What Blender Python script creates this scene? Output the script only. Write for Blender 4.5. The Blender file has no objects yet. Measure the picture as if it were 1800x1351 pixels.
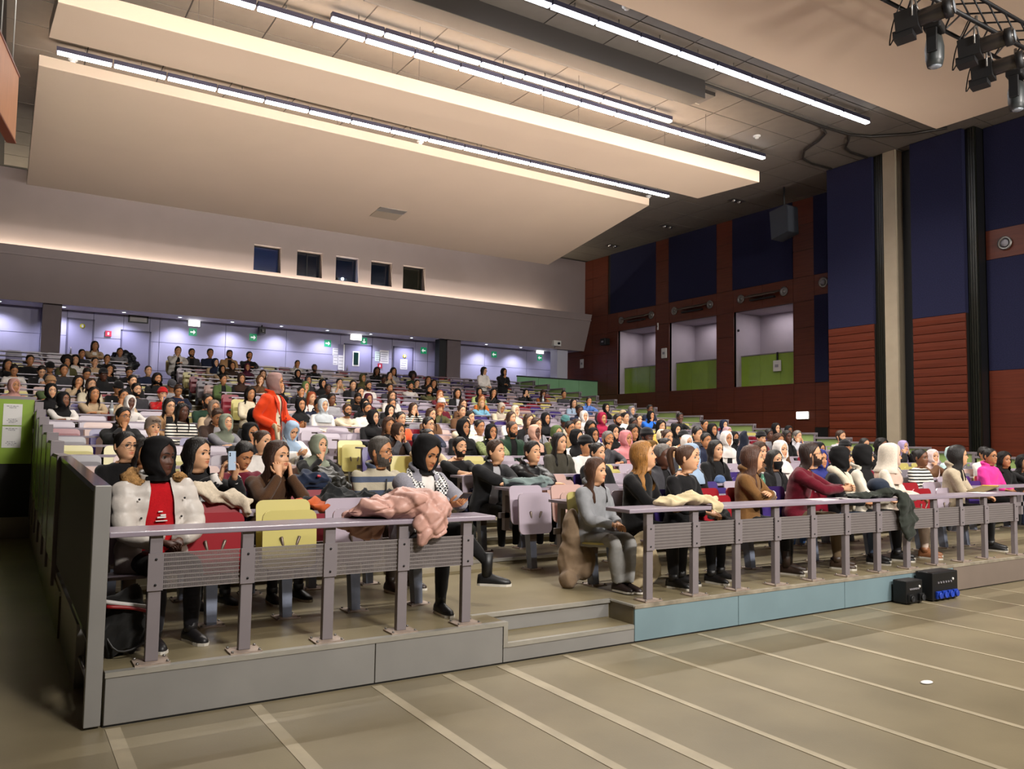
import bpy, bmesh, math, random
import numpy as np
from mathutils import Matrix, Vector
random.seed(7)
rng = np.random.default_rng(7)
SC = bpy.context.scene
COL = SC.collection
PI = math.pi

# ------------------------------------------------------------------ camera
cam_d = bpy.data.cameras.new('camera'); cam = bpy.data.objects.new('camera', cam_d); COL.objects.link(cam)
cam_d.sensor_fit = 'HORIZONTAL'; cam_d.sensor_width = 36.0; cam_d.lens = 28.2700
cam_d.clip_start = 0.05; cam_d.clip_end = 200
cam.matrix_world = Matrix([[0.843513, -0.049679, -0.534807, -0.58657], [-0.536885, -0.049245, -0.842217, -5.275656], [0.015504, 0.99755, -0.068211, 1.7], [0.0, 0.0, 0.0, 1.0]])
SC.camera = cam
# ------------------------------------------------------------------ world, exposure
SC.view_settings.view_transform = 'Standard'; SC.view_settings.look = 'None'
SC.view_settings.gamma = 1.0; SC.view_settings.use_curve_mapping = False
SC.view_settings.exposure = 0.1
W = bpy.data.worlds.new('world'); SC.world = W; W.use_nodes = True
W.node_tree.nodes['Background'].inputs[0].default_value = (0.02, 0.018, 0.016, 1)
W.node_tree.nodes['Background'].inputs[1].default_value = 1.0
try:
    SC.cycles.use_denoising = True
    SC.cycles.max_bounces = 6; SC.cycles.diffuse_bounces = 4; SC.cycles.glossy_bounces = 2
    SC.cycles.transmission_bounces = 4; SC.cycles.transparent_max_bounces = 8
    SC.cycles.sample_clamp_indirect = 6.0
    SC.cycles.caustics_reflective = False; SC.cycles.caustics_refractive = False
except Exception: pass

def srgb(h):
    h = h.lstrip('#'); c = [int(h[i:i+2], 16)/255 for i in (0, 2, 4)]
    return tuple(x/12.92 if x <= .04045 else ((x+.055)/1.055)**2.4 for x in c)

def area(name, loc, size, power, color, rot=(0, 0, 0), spread=180):
    d = bpy.data.lights.new(name, 'AREA'); d.shape = 'RECTANGLE'; d.size, d.size_y = size
    d.energy = power; d.color = color; d.spread = math.radians(spread)
    o = bpy.data.objects.new(name, d); o.location = loc; o.rotation_euler = rot; COL.objects.link(o); return o
def spot(name, loc, target, power, color, ang, blend=.6, rad=.05):
    d = bpy.data.lights.new(name, 'SPOT'); d.energy = power; d.color = color; d.spot_size = math.radians(ang); d.spot_blend = blend
    d.shadow_soft_size = rad
    o = bpy.data.objects.new(name, d); o.location = loc
    o.rotation_euler = (Vector(target)-Vector(loc)).to_track_quat('-Z', 'Y').to_euler(); COL.objects.link(o); return o
WHITE = (1.0, .95, .89); WARM = (1.0, .90, .70); COOL = (.77, .79, 1.0)
# light of the ceiling lamp lines whose diffusers are modelled below
UPLIGHT_FAR, UPLIGHT_NEAR, WASH = 560, 850, 380
LINES = [('rear', 14.45, .05, 18.1, 10.0), ('middle', 10.15, 1.5, 17.8, 10.0), ('middle front', 9.7, 4.55, 13.7, 10.0), ('front', 6.9, 1.5, 17.9, 10.0),
         ('added_apron', .6, 3, 17.9, 10.0), ('stage', -5.5, 2, 17.9, 10.0)]  # unseen lines without diffusers, added to light the front and the stage floor
LINE_POWER = {'rear': 760, 'middle': 1050, 'middle front': 500, 'front': 1300, 'added_apron': 600, 'stage': 640}
for nm, y, x0, x1, z in LINES:
    area('lamp_line_'+nm.replace(' ', '_'), ((x0+x1)/2, y, z-.075), (x1-x0, .09), LINE_POWER[nm], WHITE, spread=128 if nm in ('front', 'added_apron', 'stage') else 104)
area('cove_light', (7.0, 24.80, 7.40), (26, .05), 520, WARM, (PI, 0, 0))
# unseen uplights added behind the camera for the reflectors, plus an added front wash
o_ = area('added_uplight_row', (7.5, -9, .5), (19, .25), UPLIGHT_FAR, WHITE, (0, 0, 0), 26)
o_.rotation_euler = (Vector((8, 13.5, 9.8))-Vector((8, -9, .5))).to_track_quat('-Z', 'Y').to_euler()
for x in (-1, 3.5, 8, 12.5, 17):
    spot('added_uplight_near', (x, -9, .5), (x, 1.2, 8.95), UPLIGHT_NEAR, WHITE, 54, .9, .15)
for n_y0, n_y1 in ((20.0, 22.47), (16.57, 19.18), (13.0, 15.71)):
    area('niche_lamp', (23.4, (n_y0+n_y1)/2, 6.58), (.5, 1.2), 16, (1, .93, .95))
for x in (3, 9.5, 16.5):
    o_ = area('added_front_wash', (x, -8.5, 7.0), (1.6, .4), WASH, WHITE, (0, 0, 0), 95)
    o_.rotation_euler = (Vector((x+.5, 9, 1.8))-Vector(o_.location)).to_track_quat('-Z', 'Y').to_euler()
for i in range(13):
    spot('soffit_lamp', (-.8+i*1.85, 25.72, 5.86), (-.8+i*1.85, 26.2, 3.4), 170, COOL, 125, .9, .08)

# ------------------------------------------------------------------ materials
MATS = {}
def mat(name, color=None, rough=.6, metal=0., noise=0., nscale=8., bump=0., bscale=60., spec=.5, emit=None, objcol=False,
        stretch=(1, 1, 1), stripes=None, coat=0., check=None, sheen=0., sss=0., trans=0., alpha=1.):
    if name in MATS: return MATS[name]
    m = bpy.data.materials.new(name); m.use_nodes = True; nt = m.node_tree; N = nt.nodes; L = nt.links
    b = N['Principled BSDF']; b.inputs['Roughness'].default_value = rough; b.inputs['Metallic'].default_value = metal
    b.inputs['Specular IOR Level'].default_value = spec
    if coat: b.inputs['Coat Weight'].default_value = coat; b.inputs['Coat Roughness'].default_value = .15
    if sheen: b.inputs['Sheen Weight'].default_value = sheen
    if sss: b.inputs['Subsurface Weight'].default_value = sss; b.inputs['Subsurface Radius'].default_value = (.01, .004, .002); b.inputs['Subsurface Scale'].default_value = 1.0
    if trans: b.inputs['Transmission Weight'].default_value = trans
    if alpha < 1: b.inputs['Alpha'].default_value = alpha
    tc = N.new('ShaderNodeTexCoord'); mp = N.new('ShaderNodeMapping'); mp.inputs['Scale'].default_value = stretch
    L.new(tc.outputs['Object'], mp.inputs['Vector'])
    if objcol:
        oi = N.new('ShaderNodeObjectInfo'); src = oi.outputs['Color']
        if isinstance(objcol, tuple):
            mx = N.new('ShaderNodeMix'); mx.data_type = 'RGBA'; mx.blend_type = 'MULTIPLY'; mx.inputs[0].default_value = 1
            L.new(src, mx.inputs[6]); mx.inputs[7].default_value = (*objcol, 1); src = mx.outputs[2]
    else:
        rgb = N.new('ShaderNodeRGB'); rgb.outputs[0].default_value = (*color, 1); src = rgb.outputs[0]
    if stripes or check:
        if stripes:
            c2, freq, thr, axis = stripes
            sep = N.new('ShaderNodeSeparateXYZ'); L.new(tc.outputs['Object'], sep.inputs[0])
            mu = N.new('ShaderNodeMath'); mu.operation = 'MULTIPLY'; mu.inputs[1].default_value = freq; L.new(sep.outputs[axis], mu.inputs[0])
            fr = N.new('ShaderNodeMath'); fr.operation = 'FRACT'; L.new(mu.outputs[0], fr.inputs[0])
            gt = N.new('ShaderNodeMath'); gt.operation = 'GREATER_THAN'; gt.inputs[1].default_value = thr; L.new(fr.outputs[0], gt.inputs[0]); fac = gt.outputs[0]
        else:
            c2, freq = check
            ck = N.new('ShaderNodeTexChecker'); ck.inputs['Scale'].default_value = freq; L.new(tc.outputs['Object'], ck.inputs['Vector']); fac = ck.outputs['Fac']
        mx = N.new('ShaderNodeMix'); mx.data_type = 'RGBA'; L.new(fac, mx.inputs[0]); L.new(src, mx.inputs[6]); mx.inputs[7].default_value = (*c2, 1); src = mx.outputs[2]
    if noise:
        nz = N.new('ShaderNodeTexNoise'); nz.inputs['Scale'].default_value = nscale; nz.inputs['Detail'].default_value = 5; L.new(mp.outputs[0], nz.inputs['Vector'])
        mr = N.new('ShaderNodeMapRange'); mr.inputs['From Min'].default_value = .3; mr.inputs['From Max'].default_value = .7
        mr.inputs['To Min'].default_value = 1-noise; mr.inputs['To Max'].default_value = 1+noise; L.new(nz.outputs[0], mr.inputs[0])
        mx = N.new('ShaderNodeMix'); mx.data_type = 'RGBA'; mx.blend_type = 'MULTIPLY'; mx.inputs[0].default_value = 1
        L.new(src, mx.inputs[6]); L.new(mr.outputs[0], mx.inputs[7]); src = mx.outputs[2]
    L.new(src, b.inputs['Base Color'])
    if bump:
        n2 = N.new('ShaderNodeTexNoise'); n2.inputs['Scale'].default_value = bscale; n2.inputs['Detail'].default_value = 3; L.new(mp.outputs[0], n2.inputs['Vector'])
        bp = N.new('ShaderNodeBump'); bp.inputs['Strength'].default_value = bump; bp.inputs['Distance'].default_value = .01
        L.new(n2.outputs[0], bp.inputs['Height']); L.new(bp.outputs[0], b.inputs['Normal'])
    if emit:
        b.inputs['Emission Color'].default_value = (*emit[0], 1); b.inputs['Emission Strength'].default_value = emit[1]
    MATS[name] = m; return m

M_FLOOR = mat('polished concrete', srgb('#7d725a'), .36, noise=.16, nscale=1.3, bump=.05, bscale=90, spec=.45)
M_TERR = mat('terrace concrete', srgb('#7d7258'), .34, noise=.18, nscale=1.6, bump=.05, bscale=60, spec=.45)
M_STRIP = mat('pale floor strip', srgb('#a3977f'), .45, noise=.12, nscale=4, spec=.4)
M_FASC = mat('grey sheet metal', srgb('#93918e'), .42, .3, noise=.07, nscale=2.2, bump=.02)
M_FASCB = mat('blue grey board', srgb('#72888f'), .6, noise=.06, nscale=2.5)
M_FASCR = mat('taupe board', srgb('#76695f'), .6, noise=.06, nscale=2.5)
M_NOSE = mat('aluminium nosing', srgb('#b9b6ae'), .3, .6, noise=.08, nscale=9)
M_GREYM = mat('grey powder coat', srgb('#7f777a'), .5, .1, noise=.04, nscale=5)
M_DESK = mat('lavender laminate', srgb('#908591'), .3, noise=.04, nscale=3, spec=.5)
M_DARK = mat('dark panel', srgb('#120e0b'), .6, noise=.1, nscale=3)
M_BLACK = mat('black paint', srgb('#101012'), .5)
M_GREEN = mat('lime laminate', srgb('#88a53a'), .25, noise=.05, nscale=2)
M_GREEND = mat('pale green glass panel', srgb('#7fae85'), .2, noise=.05, nscale=2)
M_WOOD = mat('red brown wood', srgb('#5a2919'), .45, noise=.18, nscale=3, stretch=(1, .35, 7), spec=.4)
M_WOOD2 = mat('red brown slatted wood', srgb('#5f2918'), .42, noise=.18, nscale=3, stretch=(1, .35, 9), spec=.4)
M_WOODL = mat('orange veneer', srgb('#9a6a4a'), .5, noise=.1, nscale=2, stretch=(1, 6, 1))
M_BLUE = mat('blue acoustic fabric', srgb('#25263f'), .95, noise=.25, nscale=40, bump=.2, bscale=160, spec=.15)
M_LAV = mat('lavender wall', srgb('#9793ab'), .55, noise=.03, nscale=2)
M_LAVJ = mat('wall joint', srgb('#55506a'), .8)
M_BALC = mat('mauve plaster', srgb('#988a88'), .8, noise=.03, nscale=1.2)
M_CREAM = mat('cream reflector', srgb('#c9b29b'), .6, noise=.02, nscale=.8)
M_CEIL = mat('brown grey ceiling tile', srgb('#6a6259'), .85, noise=.05, nscale=3)
M_CEILJ = mat('ceiling joint', srgb('#2c2722'), .9)
M_BEIGE = mat('beige plaster', srgb('#a3957f'), .7, noise=.05, nscale=3)
M_TAUPE = mat('taupe plaster', srgb('#6f6365'), .7, noise=.04, nscale=3)
M_HOUSE = mat('dark bronze housing', srgb('#35302c'), .45, .3)
M_LAMP = mat('lamp diffuser', (1, 1, 1), .5, emit=((.88, .92, 1.0), 14.0))
M_LAMPH = mat('lamp housing', srgb('#3c3a4a'), .4, .4)
M_COVE = mat('cove tube', (1, 1, 1), .5, emit=((1, .82, .55), 6.0))
M_PAPER = mat('paper', srgb('#d9d6d4'), .8)
M_INK = mat('grey ink', srgb('#8d8a90'), .8)
M_EXIT = mat('exit green', srgb('#0f8a5c'), .4, emit=(srgb('#0f9a66'), .35))
M_WHITE = mat('white plastic', srgb('#dcdad6'), .45)
M_EMLIT = mat('lit emergency lamp', (1, 1, 1), .4, emit=((1, .98, .95), 6.0))
M_RED = mat('red sign', srgb('#b01c3a'), .5)
M_YELLOW = mat('yellow sign', srgb('#c7c02a'), .5)
M_GLASSD = mat('dark window glass', srgb('#0c1524'), .08, spec=.6)
M_STEEL = mat('brushed steel', srgb('#8f8c88'), .35, .8)
M_CHROME = mat('bright chrome', srgb('#c8c8c8'), .15, 1.)
M_LENS = mat('lamp lens', srgb('#8a8f96'), .12, .3, spec=.8)
M_SOCK = mat('blue socket', srgb('#1f3fa8'), .35)

# ------------------------------------------------------------------ mesh builder
class MB:
    def __init__(s): s.v = []; s.f = []; s.mi = []; s.n = 0; s.smooth = []
    def add(s, v, f, m=0, sm=False):
        v = np.asarray(v, float); s.v.append(v)
        for q in f: s.f.append([i+s.n for i in q]); s.mi.append(m); s.smooth.append(sm)
        s.n += len(v); return s
    def box(s, x0, x1, y0, y1, z0, z1, m=0):
        v = [(x0,y0,z0),(x1,y0,z0),(x1,y1,z0),(x0,y1,z0),(x0,y0,z1),(x1,y0,z1),(x1,y1,z1),(x0,y1,z1)]
        return s.add(v, [(0,3,2,1),(4,5,6,7),(0,1,5,4),(1,2,6,5),(2,3,7,6),(3,0,4,7)], m)
    def hexa(s, b, t, m=0):
        return s.add(list(b)+list(t), [(3,2,1,0),(4,5,6,7),(0,1,5,4),(1,2,6,5),(2,3,7,6),(3,0,4,7)], m)
    def prism(s, poly, axis, a, b, m=0):
        def P(p, w):
            q = list(p); q.insert(axis, w); return q
        n = len(poly); v = [P(p, a) for p in poly]+[P(p, b) for p in poly]
        f = [tuple(range(n))[::-1], tuple(range(n, 2*n))]+[(i, (i+1) % n, n+(i+1) % n, n+i) for i in range(n)]
        return s.add(v, f, m)
    def tube(s, pts, r, n=8, m=0, closed=False, caps=True, sm=True):
        pts = np.asarray(pts, float); k = len(pts); r = np.broadcast_to(np.asarray(r, float), (k,))
        t = np.gradient(pts, axis=0) if not closed else np.roll(pts, -1, 0)-np.roll(pts, 1, 0)
        t /= np.linalg.norm(t, axis=1)[:, None]+1e-9
        ref = np.array([0, 0, 1.]) if abs(t[0][2]) < .9 else np.array([1., 0, 0])
        vs = []
        u = np.cross(t[0], ref); u /= np.linalg.norm(u)
        for i in range(k):
            u = u-t[i]*(u@t[i]); u /= np.linalg.norm(u)+1e-9; w = np.cross(t[i], u)
            a = np.arange(n)*2*PI/n
            vs.append(pts[i]+r[i]*(np.cos(a)[:, None]*u+np.sin(a)[:, None]*w))
        v = np.concatenate(vs); f = []
        kk = k if closed else k-1
        for i in range(kk):
            for j in range(n):
                a0 = i*n+j; a1 = i*n+(j+1) % n; b0 = ((i+1) % k)*n+j; b1 = ((i+1) % k)*n+(j+1) % n
                f.append((a0, a1, b1, b0))
        if caps and not closed: f.append(tuple(range(n))[::-1]); f.append(tuple(range((k-1)*n, k*n)))
        return s.add(v, f, m, sm)
    def lathe(s, prof, c, n=14, m=0, axis=2, sm=True):
        v = []; f = []
        for r, h in prof:
            for j in range(n):
                a = 2*PI*j/n; p = [r*math.cos(a), r*math.sin(a)]; p.insert(axis, h)
                v.append((c[0]+p[0], c[1]+p[1], c[2]+p[2]))
        for i in range(len(prof)-1):
            for j in range(n): f.append((i*n+j, i*n+(j+1) % n, (i+1)*n+(j+1) % n, (i+1)*n+j))
        f.append(tuple(range(n))[::-1]); f.append(tuple(range((len(prof)-1)*n, len(prof)*n)))
        return s.add(v, f, m, sm)
    def ball(s, c, r, n=10, k=7, m=0):
        r = np.broadcast_to(np.asarray(r, float), (3,)); v = []; f = []
        for i in range(1, k):
            for j in range(n):
                a = PI*i/k; b = 2*PI*j/n; v.append((c[0]+r[0]*math.sin(a)*math.cos(b), c[1]+r[1]*math.sin(a)*math.sin(b), c[2]+r[2]*math.cos(a)))
        v += [(c[0], c[1], c[2]+r[2]), (c[0], c[1], c[2]-r[2])]; T = len(v)-2
        for i in range(k-2):
            for j in range(n): f.append((i*n+j, (i+1)*n+j, (i+1)*n+(j+1) % n, i*n+(j+1) % n))
        for j in range(n): f.append((T, j, (j+1) % n)); f.append((T+1, (k-2)*n+(j+1) % n, (k-2)*n+j))
        return s.add(v, f, m, True)
    def mesh(s, name, mats):
        me = bpy.data.meshes.new(name)
        me.from_pydata(np.concatenate(s.v).tolist() if s.v else [], [], s.f)
        for mm in (mats if isinstance(mats, (list, tuple)) else [mats]): me.materials.append(mm)
        me.polygons.foreach_set('material_index', s.mi); me.polygons.foreach_set('use_smooth', s.smooth); me.update()
        return me
    def build(s, name, mats, parent=None, loc=None, **k):
        return put(name, s.mesh(name, mats), parent, loc, **k)
def put(name, me, parent=None, loc=None, rz=0, bevel=0, color=None):
    o = bpy.data.objects.new(name, me); COL.objects.link(o)
    if parent is not None: o.parent = parent
    if loc is not None: o.location = loc
    if rz: o.rotation_euler.z = rz
    if color is not None: o.color = (*color, 1)
    if bevel:
        b = o.modifiers.new('bevel', 'BEVEL'); b.width = bevel; b.segments = 2; b.limit_method = 'ANGLE'
    return o
def tag(o, label=None, cat=None, group=None, kind=None):
    if label: o['label'] = label
    if cat: o['category'] = cat
    if group: o['group'] = group
    if kind: o['kind'] = kind
    return o
def thing(name, label, cat, loc=(0, 0, 0), rz=0, group=None):
    o = bpy.data.objects.new(name, None); COL.objects.link(o); o.location = loc; o.rotation_euler.z = rz; o.empty_display_size = .1
    return tag(o, label, cat, group)
def struct(o): o['kind'] = 'structure'; return o
def copy_tree(o, parent=None):
    c = o.copy(); COL.objects.link(c); c.parent = parent
    for ch in list(o.children): copy_tree(ch, c)
    return c
ORD = ['front', 'second', 'third', 'fourth', 'fifth', 'sixth', 'seventh', 'eighth', 'ninth', 'tenth', 'eleventh', 'twelfth', 'thirteenth', 'fourteenth',
       'fifteenth', 'sixteenth', 'seventeenth', 'eighteenth', 'nineteenth', 'twentieth', 'twenty-first', 'twenty-second', 'twenty-third', 'twenty-fourth', 'twenty-fifth', 'twenty-sixth', 'twenty-seventh']
# ------------------------------------------------------------------ the rake of the seating
NR = 23
def yk(k): return .95+1.06*k
def fl(y): return .31 if y < 2.6 else .31+.072*(y-2.2)+.003*(y-2.2)**2
def fk(k): return fl(yk(k))
# ================================================================== ROOM
XW, YB, ZC = 22.65, 26.4, 10.2
XL, YF = -6.0, -15.0
fb = MB(); fb.box(XL, 24.6, YF, YB, -.2, 0); floor = struct(fb.build('floor', M_FLOOR))
for x, w in ((.05, .08), (.86, .075), (1.68, .07), (2.22, .065), (2.69, .09), (3.28, .05), (3.98, .05), (4.75, .05), (5.57, .06), (6.34, .035), (7.18, .035), (8.0, .04), (8.8, .04), (9.6, .04), (-.75, .06), (-1.55, .06)):
    b = MB(); b.box(x-w/2, x+w/2, -9, -.03, 0, .003); b.build('floor_strip', M_STRIP, floor)

# seating terraces
tb = MB()
tb.box(0, 2.75, .02, 3.0, -.01, .31); tb.box(4.03, 18.2, .02, 3.0, -.01, .31); tb.box(2.75, 4.03, .34, 3.0, -.01, .31); tb.box(2.75, 4.03, .02, .34, -.01, .15)
for k in range(2, NR+1):
    y0 = yk(k)-.62; y1 = YB if k >= NR-1 else yk(k)+.44
    if k > NR-1: break
    tb.box(-.1 if k < 10 else -6, 18.2, y0, y1, -.01, fk(k))
terr = tb.build('seating_terrace', M_TERR); struct(terr)
for k in range(2, NR):                                     # aisle half steps and their bright edges
    for x0, x1 in ((2.8, 4.1),):
        b = MB(); b.box(x0, x1, yk(k)-.98, yk(k)-.62, fk(k-1)-.05, (fk(k)+fk(k-1))/2); b.build('aisle_step', M_TERR, terr)
    b = MB(); b.box(-.1 if k < 10 else -.6, 18.2, yk(k)-.635, yk(k)-.6, fk(k)-.03, fk(k)+.004); b.build('step_nosing', M_NOSE, terr)
def fpanel(x0, x1, m, z0=.012, z1=.283):
    b = MB(); b.box(x0+.003, x1-.003, 0, .02, z0, z1); return b.build('fascia_panel', m, terr, bevel=.004)
for x0, x1, m in ((0, 1.68, M_FASC), (1.68, 2.72, M_FASC), (4.03, 5.3, M_FASCB), (5.3, 6.89, M_FASCB), (6.89, 8.94, M_FASCB), (8.94, 11.2, M_FASCR), (11.2, 14, M_FASCR)): fpanel(x0, x1, m)
fpanel(2.72, 4.03, M_FASC, .012, .125)
b = MB(); b.box(0, 2.76, -.006, .05, .283, .313); b.build('edge_trim', M_NOSE, terr)
b = MB(); b.box(2.72, 2.757, -.007, .02, .125, .283); b.build('edge_trim', M_NOSE, terr)
b = MB(); b.box(2.755, 4.02, -.007, .03, .122, .154); b.build('step_nosing', M_NOSE, terr)
b = MB(); b.box(2.62, 4.04, .315, .35, .283, .314); b.build('step_nosing', M_NOSE, terr)
b = MB(); b.box(4.02, 4.05, 0, .34, .3, .314); b.build('edge_trim', M_NOSE, terr)
b = MB(); b.box(2.76, 4.02, .336, .342, .16, .28); b.build('riser_panel', M_FASC, terr)
b = MB(); b.box(4.03, 14, -.005, .03, .283, .312); b.build('edge_trim', mat('worn edge', srgb('#8d8474'), .5, noise=.3, nscale=9), terr)
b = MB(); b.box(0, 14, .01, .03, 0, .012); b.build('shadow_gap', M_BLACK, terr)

# left side wall of the seating
sw = thing('seating_side_wall', None, None); struct(sw)
posts = [(0, 1.393), (3.28, 1.483), (4.47, 1.61), (5.49, 1.70), (6.70, 1.805), (7.85, 1.92), (8.95, 2.05), (9.85, 2.19)]
for i, (y, z) in enumerate(posts):
    b = MB(); b.box(-.1 if i == 0 else -.124, -.012 if i == 0 else 0, y, y+.06, 0.015 if i == 0 else .3, z); b.build('side_post', M_GREYM if i else M_FASC, sw, bevel=.004)
    if i:
        yn = posts[i+1][0] if i+1 < len(posts) else 10.0
        b = MB(); b.box(-.118, -.09, y+.06, yn-.0, .42+.06*i, z-.03); b.build('side_panel', M_GREEN, sw)
        b = MB(); b.box(-.1, 0, y+.06, yn, z-.03, z+.0); b.build('side_cap', M_GREYM, sw)
b = MB(); b.prism([(.06, .5), (3.28, .5), (3.28, 1.45), (.06, 1.36)], 0, -.09, -.02); b.build('guard_panel', M_DARK, sw)
b = MB(); b.prism([(.06, 1.355), (3.28, 1.445), (3.28, 1.485), (.06, 1.39)], 0, -.1, -.01); b.build('guard_cap', mat('glossy dark cap', srgb('#2b2724'), .12, spec=.7), sw)
b = MB(); b.box(-.085, -.03, .9, 10, .0, .42); b.build('side_plinth', M_FASC, sw)
for z in (.2, .42): 
    b = MB(); b.tube([(-.06, .04, z), (-.06, 1.6, z)], .012); b.build('brace_rod', M_STEEL, sw)
# left raised terrace front
lt = thing('terrace_front_wall', None, None); struct(lt)
for x0, x1 in ((-2.6, -1.35), (-1.35, -.125)):
    b = MB(); b.box(x0+.004, x1-.004, 9.9, 9.93, 1.19, 2.22); b.build('terrace_panel', M_GREEN, lt)
b = MB(); b.box(-2.6, -.1, 9.9, 9.95, 2.22, 2.27); b.build('terrace_cap', M_GREYM, lt)
b = MB(); b.box(-2.6, -.1, 9.93, 9.97, .34, 1.19); b.build('terrace_recess', M_DARK, lt)
b = MB(); b.box(-2.6, -.1, 9.9, 9.95, 0, .34); b.build('terrace_plinth', M_FASC, lt)
# right side wall of the seating, stepping up row by row
rw = thing('seating_side_wall', None, None); struct(rw)
for k in range(0, 22):
    z = fk(k)+1.03; y0, y1 = yk(k)-.62, yk(k)+.44
    b = MB(); b.box(18.2, 18.24, y0, y1-.03, max(0, z-1.5), z-.05); b.build('side_panel', mat('lit lime laminate', srgb('#a3bf74'), .3), rw)  # lime painted lighter, standing in for light these panels lack
    b = MB(); b.box(18.16, 18.28, y0, y1, z-.05, z); b.build('side_cap', M_GREYM, rw)
    b = MB(); b.box(18.17, 18.27, y0, y0+.06, max(0, z-.9), z-.05); b.build('side_post', M_GREYM, rw)
b = MB(); b.box(18.25, 18.3, 0, 24, 0, 1.2); b.build('side_plinth', M_DARK, rw)
rt = thing('terrace_front_wall', None, None); struct(rt)
for i in range(4):
    x0 = 18.2+i*1.1125; b = MB(); b.box(x0+.006, x0+1.1065, 23.9, 23.93, 2.4, 4.42); b.build('terrace_panel', M_GREEND, rt)
b = MB(); b.box(18.2, XW, 23.88, 23.97, 4.42, 4.47); b.build('terrace_cap', M_BLACK, rt)
b = MB(); b.box(18.2, XW, 23.93, YB, 0, 3.5); b.build('terrace_floor', M_TERR, rt)

# ---------------------------------------------------------------- rear wall and balcony
rear = thing('wall_rear', None, None); struct(rear)
b = MB(); b.box(XL, XW, YB, YB+.2, 0, ZC+.2); b.build('backing', M_LAVJ, rear)
xs = [-.8, .42, 1.2, 2.02, 2.98, 3.85, 4.18, 6.52, 8.85, 11.1, 12.5, 13.4, 14.5, 15.1, 18.0, 20.3, 22.65]
for i in range(len(xs)-1):
    for z0, z1 in ((2.9, 3.72), (3.72, 4.0), (4.0, 5.05), (5.05, 6.05)):
        b = MB(); b.box(xs[i]+.008, xs[i+1]-.008, YB-.03, YB, z0+.008, z1-.008); b.build('wall_panel', M_LAV, rear)
def flat(name, m, parent, x, z, w, h, y=YB-.03, t=.012, **k):
    b = MB(); b.box(x-w/2, x+w/2, y-t, y, z-h/2, z+h/2); return b.build(name, m, parent, **k)
# doors
M_DOOR = mat('grey lavender door', srgb('#7f7b96'), .5, noise=.03, nscale=2)
def door(n, x0, x1, zt, vision=False):
    d = thing('door_%d' % n, None, None, (0, 0, 0)); struct(d)
    b = MB(); b.box(x0, x1, YB-.06, YB-.03, 3.5, zt); b.build('door_leaf', M_DOOR, d, bevel=.006)
    b = MB(); b.box(x0-.05, x0, YB-.07, YB-.03, 3.5, zt+.05); b.box(x1, x1+.05, YB-.07, YB-.03, 3.5, zt+.05); b.box(x0-.05, x1+.05, YB-.07, YB-.03, zt, zt+.06); b.build('door_frame', mat('dark frame', srgb('#4c4860'), .5), d)
    b = MB(); b.tube([(x0+.1, YB-.1, 4.45), (x0+.1, YB-.1, 4.65)], .015); b.ball((x0+.1, YB-.08, 4.45), .03, 8, 6); b.build('door_handle', M_STEEL, d)
    if vision:
        flat('vision_frame', M_WHITE, d, (x0+x1)/2-.1, 4.95, .3, .62, YB-.06); flat('vision_pane', mat('green black glass', srgb('#0f2a24'), .1), d, (x0+x1)/2-.1, 4.95, .2, .52, YB-.072)
    return d
door(1, 1.25, 2.0, 5.62); door(2, 2.95, 3.85, 5.35); door(3, 11.3, 12.45, 5.5, True); door(4, 13.5, 14.35, 5.55)
b = MB(); b.box(11.0, 11.3, YB-.05, YB-.03, 3.5, 5.5); b.box(11.22, 11.27, YB-.09, YB-.05, 3.5, 5.5, 1); b.build('door_side_panel', [M_DOOR, M_WHITE], rear)
# pillars under the balcony
for n, (x0, x1, m) in enumerate(((.42, .97, M_TAUPE), (15.45, 16.1, M_TAUPE), (21.25, 21.85, mat('white pillar', srgb('#c4c4d2'), .6)))):
    b = MB(); b.box(x0, x1, 25.2, 25.75, 2.8, 5.95); o = b.build('trim_%d' % (n+1), m); struct(o)
b = MB(); b.box(15.12, 15.45, 25.3, 25.7, 2.8, 5.95); struct(b.build('trim_4', M_BLACK))
# soffit, balcony front, ledge, upper wall
b = MB(); b.box(XL, XW, 24.95, YB, 5.95, 6.1); sof = struct(b.build('trim_5', mat('pale soffit', srgb('#d2cfdf'), .7)))
for i in range(13):
    x = -.8+i*1.85
    o = thing('soffit_downlight', 'small recessed downlight in the soffit over the back wall, %s from the left' % ORD[i].replace('front', 'first'), 'downlight', (x, 25.72, 5.95), 0, 'soffit downlights')
    b = MB(); b.lathe([(.09, 0), (.1, -.012), (.08, -.015), (.07, -.004)], (0, 0, 0), 14); b.build('ring', M_WHITE, o)
    b = MB(); b.lathe([(.066, -.003), (.06, -.006)], (0, 0, 0), 12); b.build('lamp_glass', M_LAMP, o)
b = MB(); b.prism([(24.35, 7.6), (24.40, 7.6), (25.02, 5.95), (24.95, 5.92)], 0, XL, XW-.02); struct(b.build('balcony_front', M_BALC))
b = MB(); b.box(XL, XW, 24.4, 24.95, 7.3, 7.36); struct(b.build('balcony_ledge', M_BALC))
for i in range(15):
    b = MB(); b.box(-5+i*1.75, -3.3+i*1.75, 24.55, 24.6, 7.36, 7.40); o = b.build('cove_tube', M_COVE)
    tag(o, 'warm cove lamp tube behind the balcony lip, %s from the left' % ORD[i].replace('front', 'first'), 'lamp', 'cove lamps')
up = thing('wall_rear_upper', None, None); struct(up)
wins = [(7.09, 8.11, 7.83, 8.81), (8.72, 9.72, 7.87, 8.83), (10.27, 11.22, 7.86, 8.84), (11.75, 12.67, 7.85, 8.84), (13.16, 14.18, 7.92, 8.84)]
zz = [7.3, 7.85, 8.83, ZC]
b = MB(); b.box(XL, XW, 24.9, 25.3, 7.3, 7.85); b.box(XL, XW, 24.9, 25.3, 8.83, ZC)
px = XL
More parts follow.
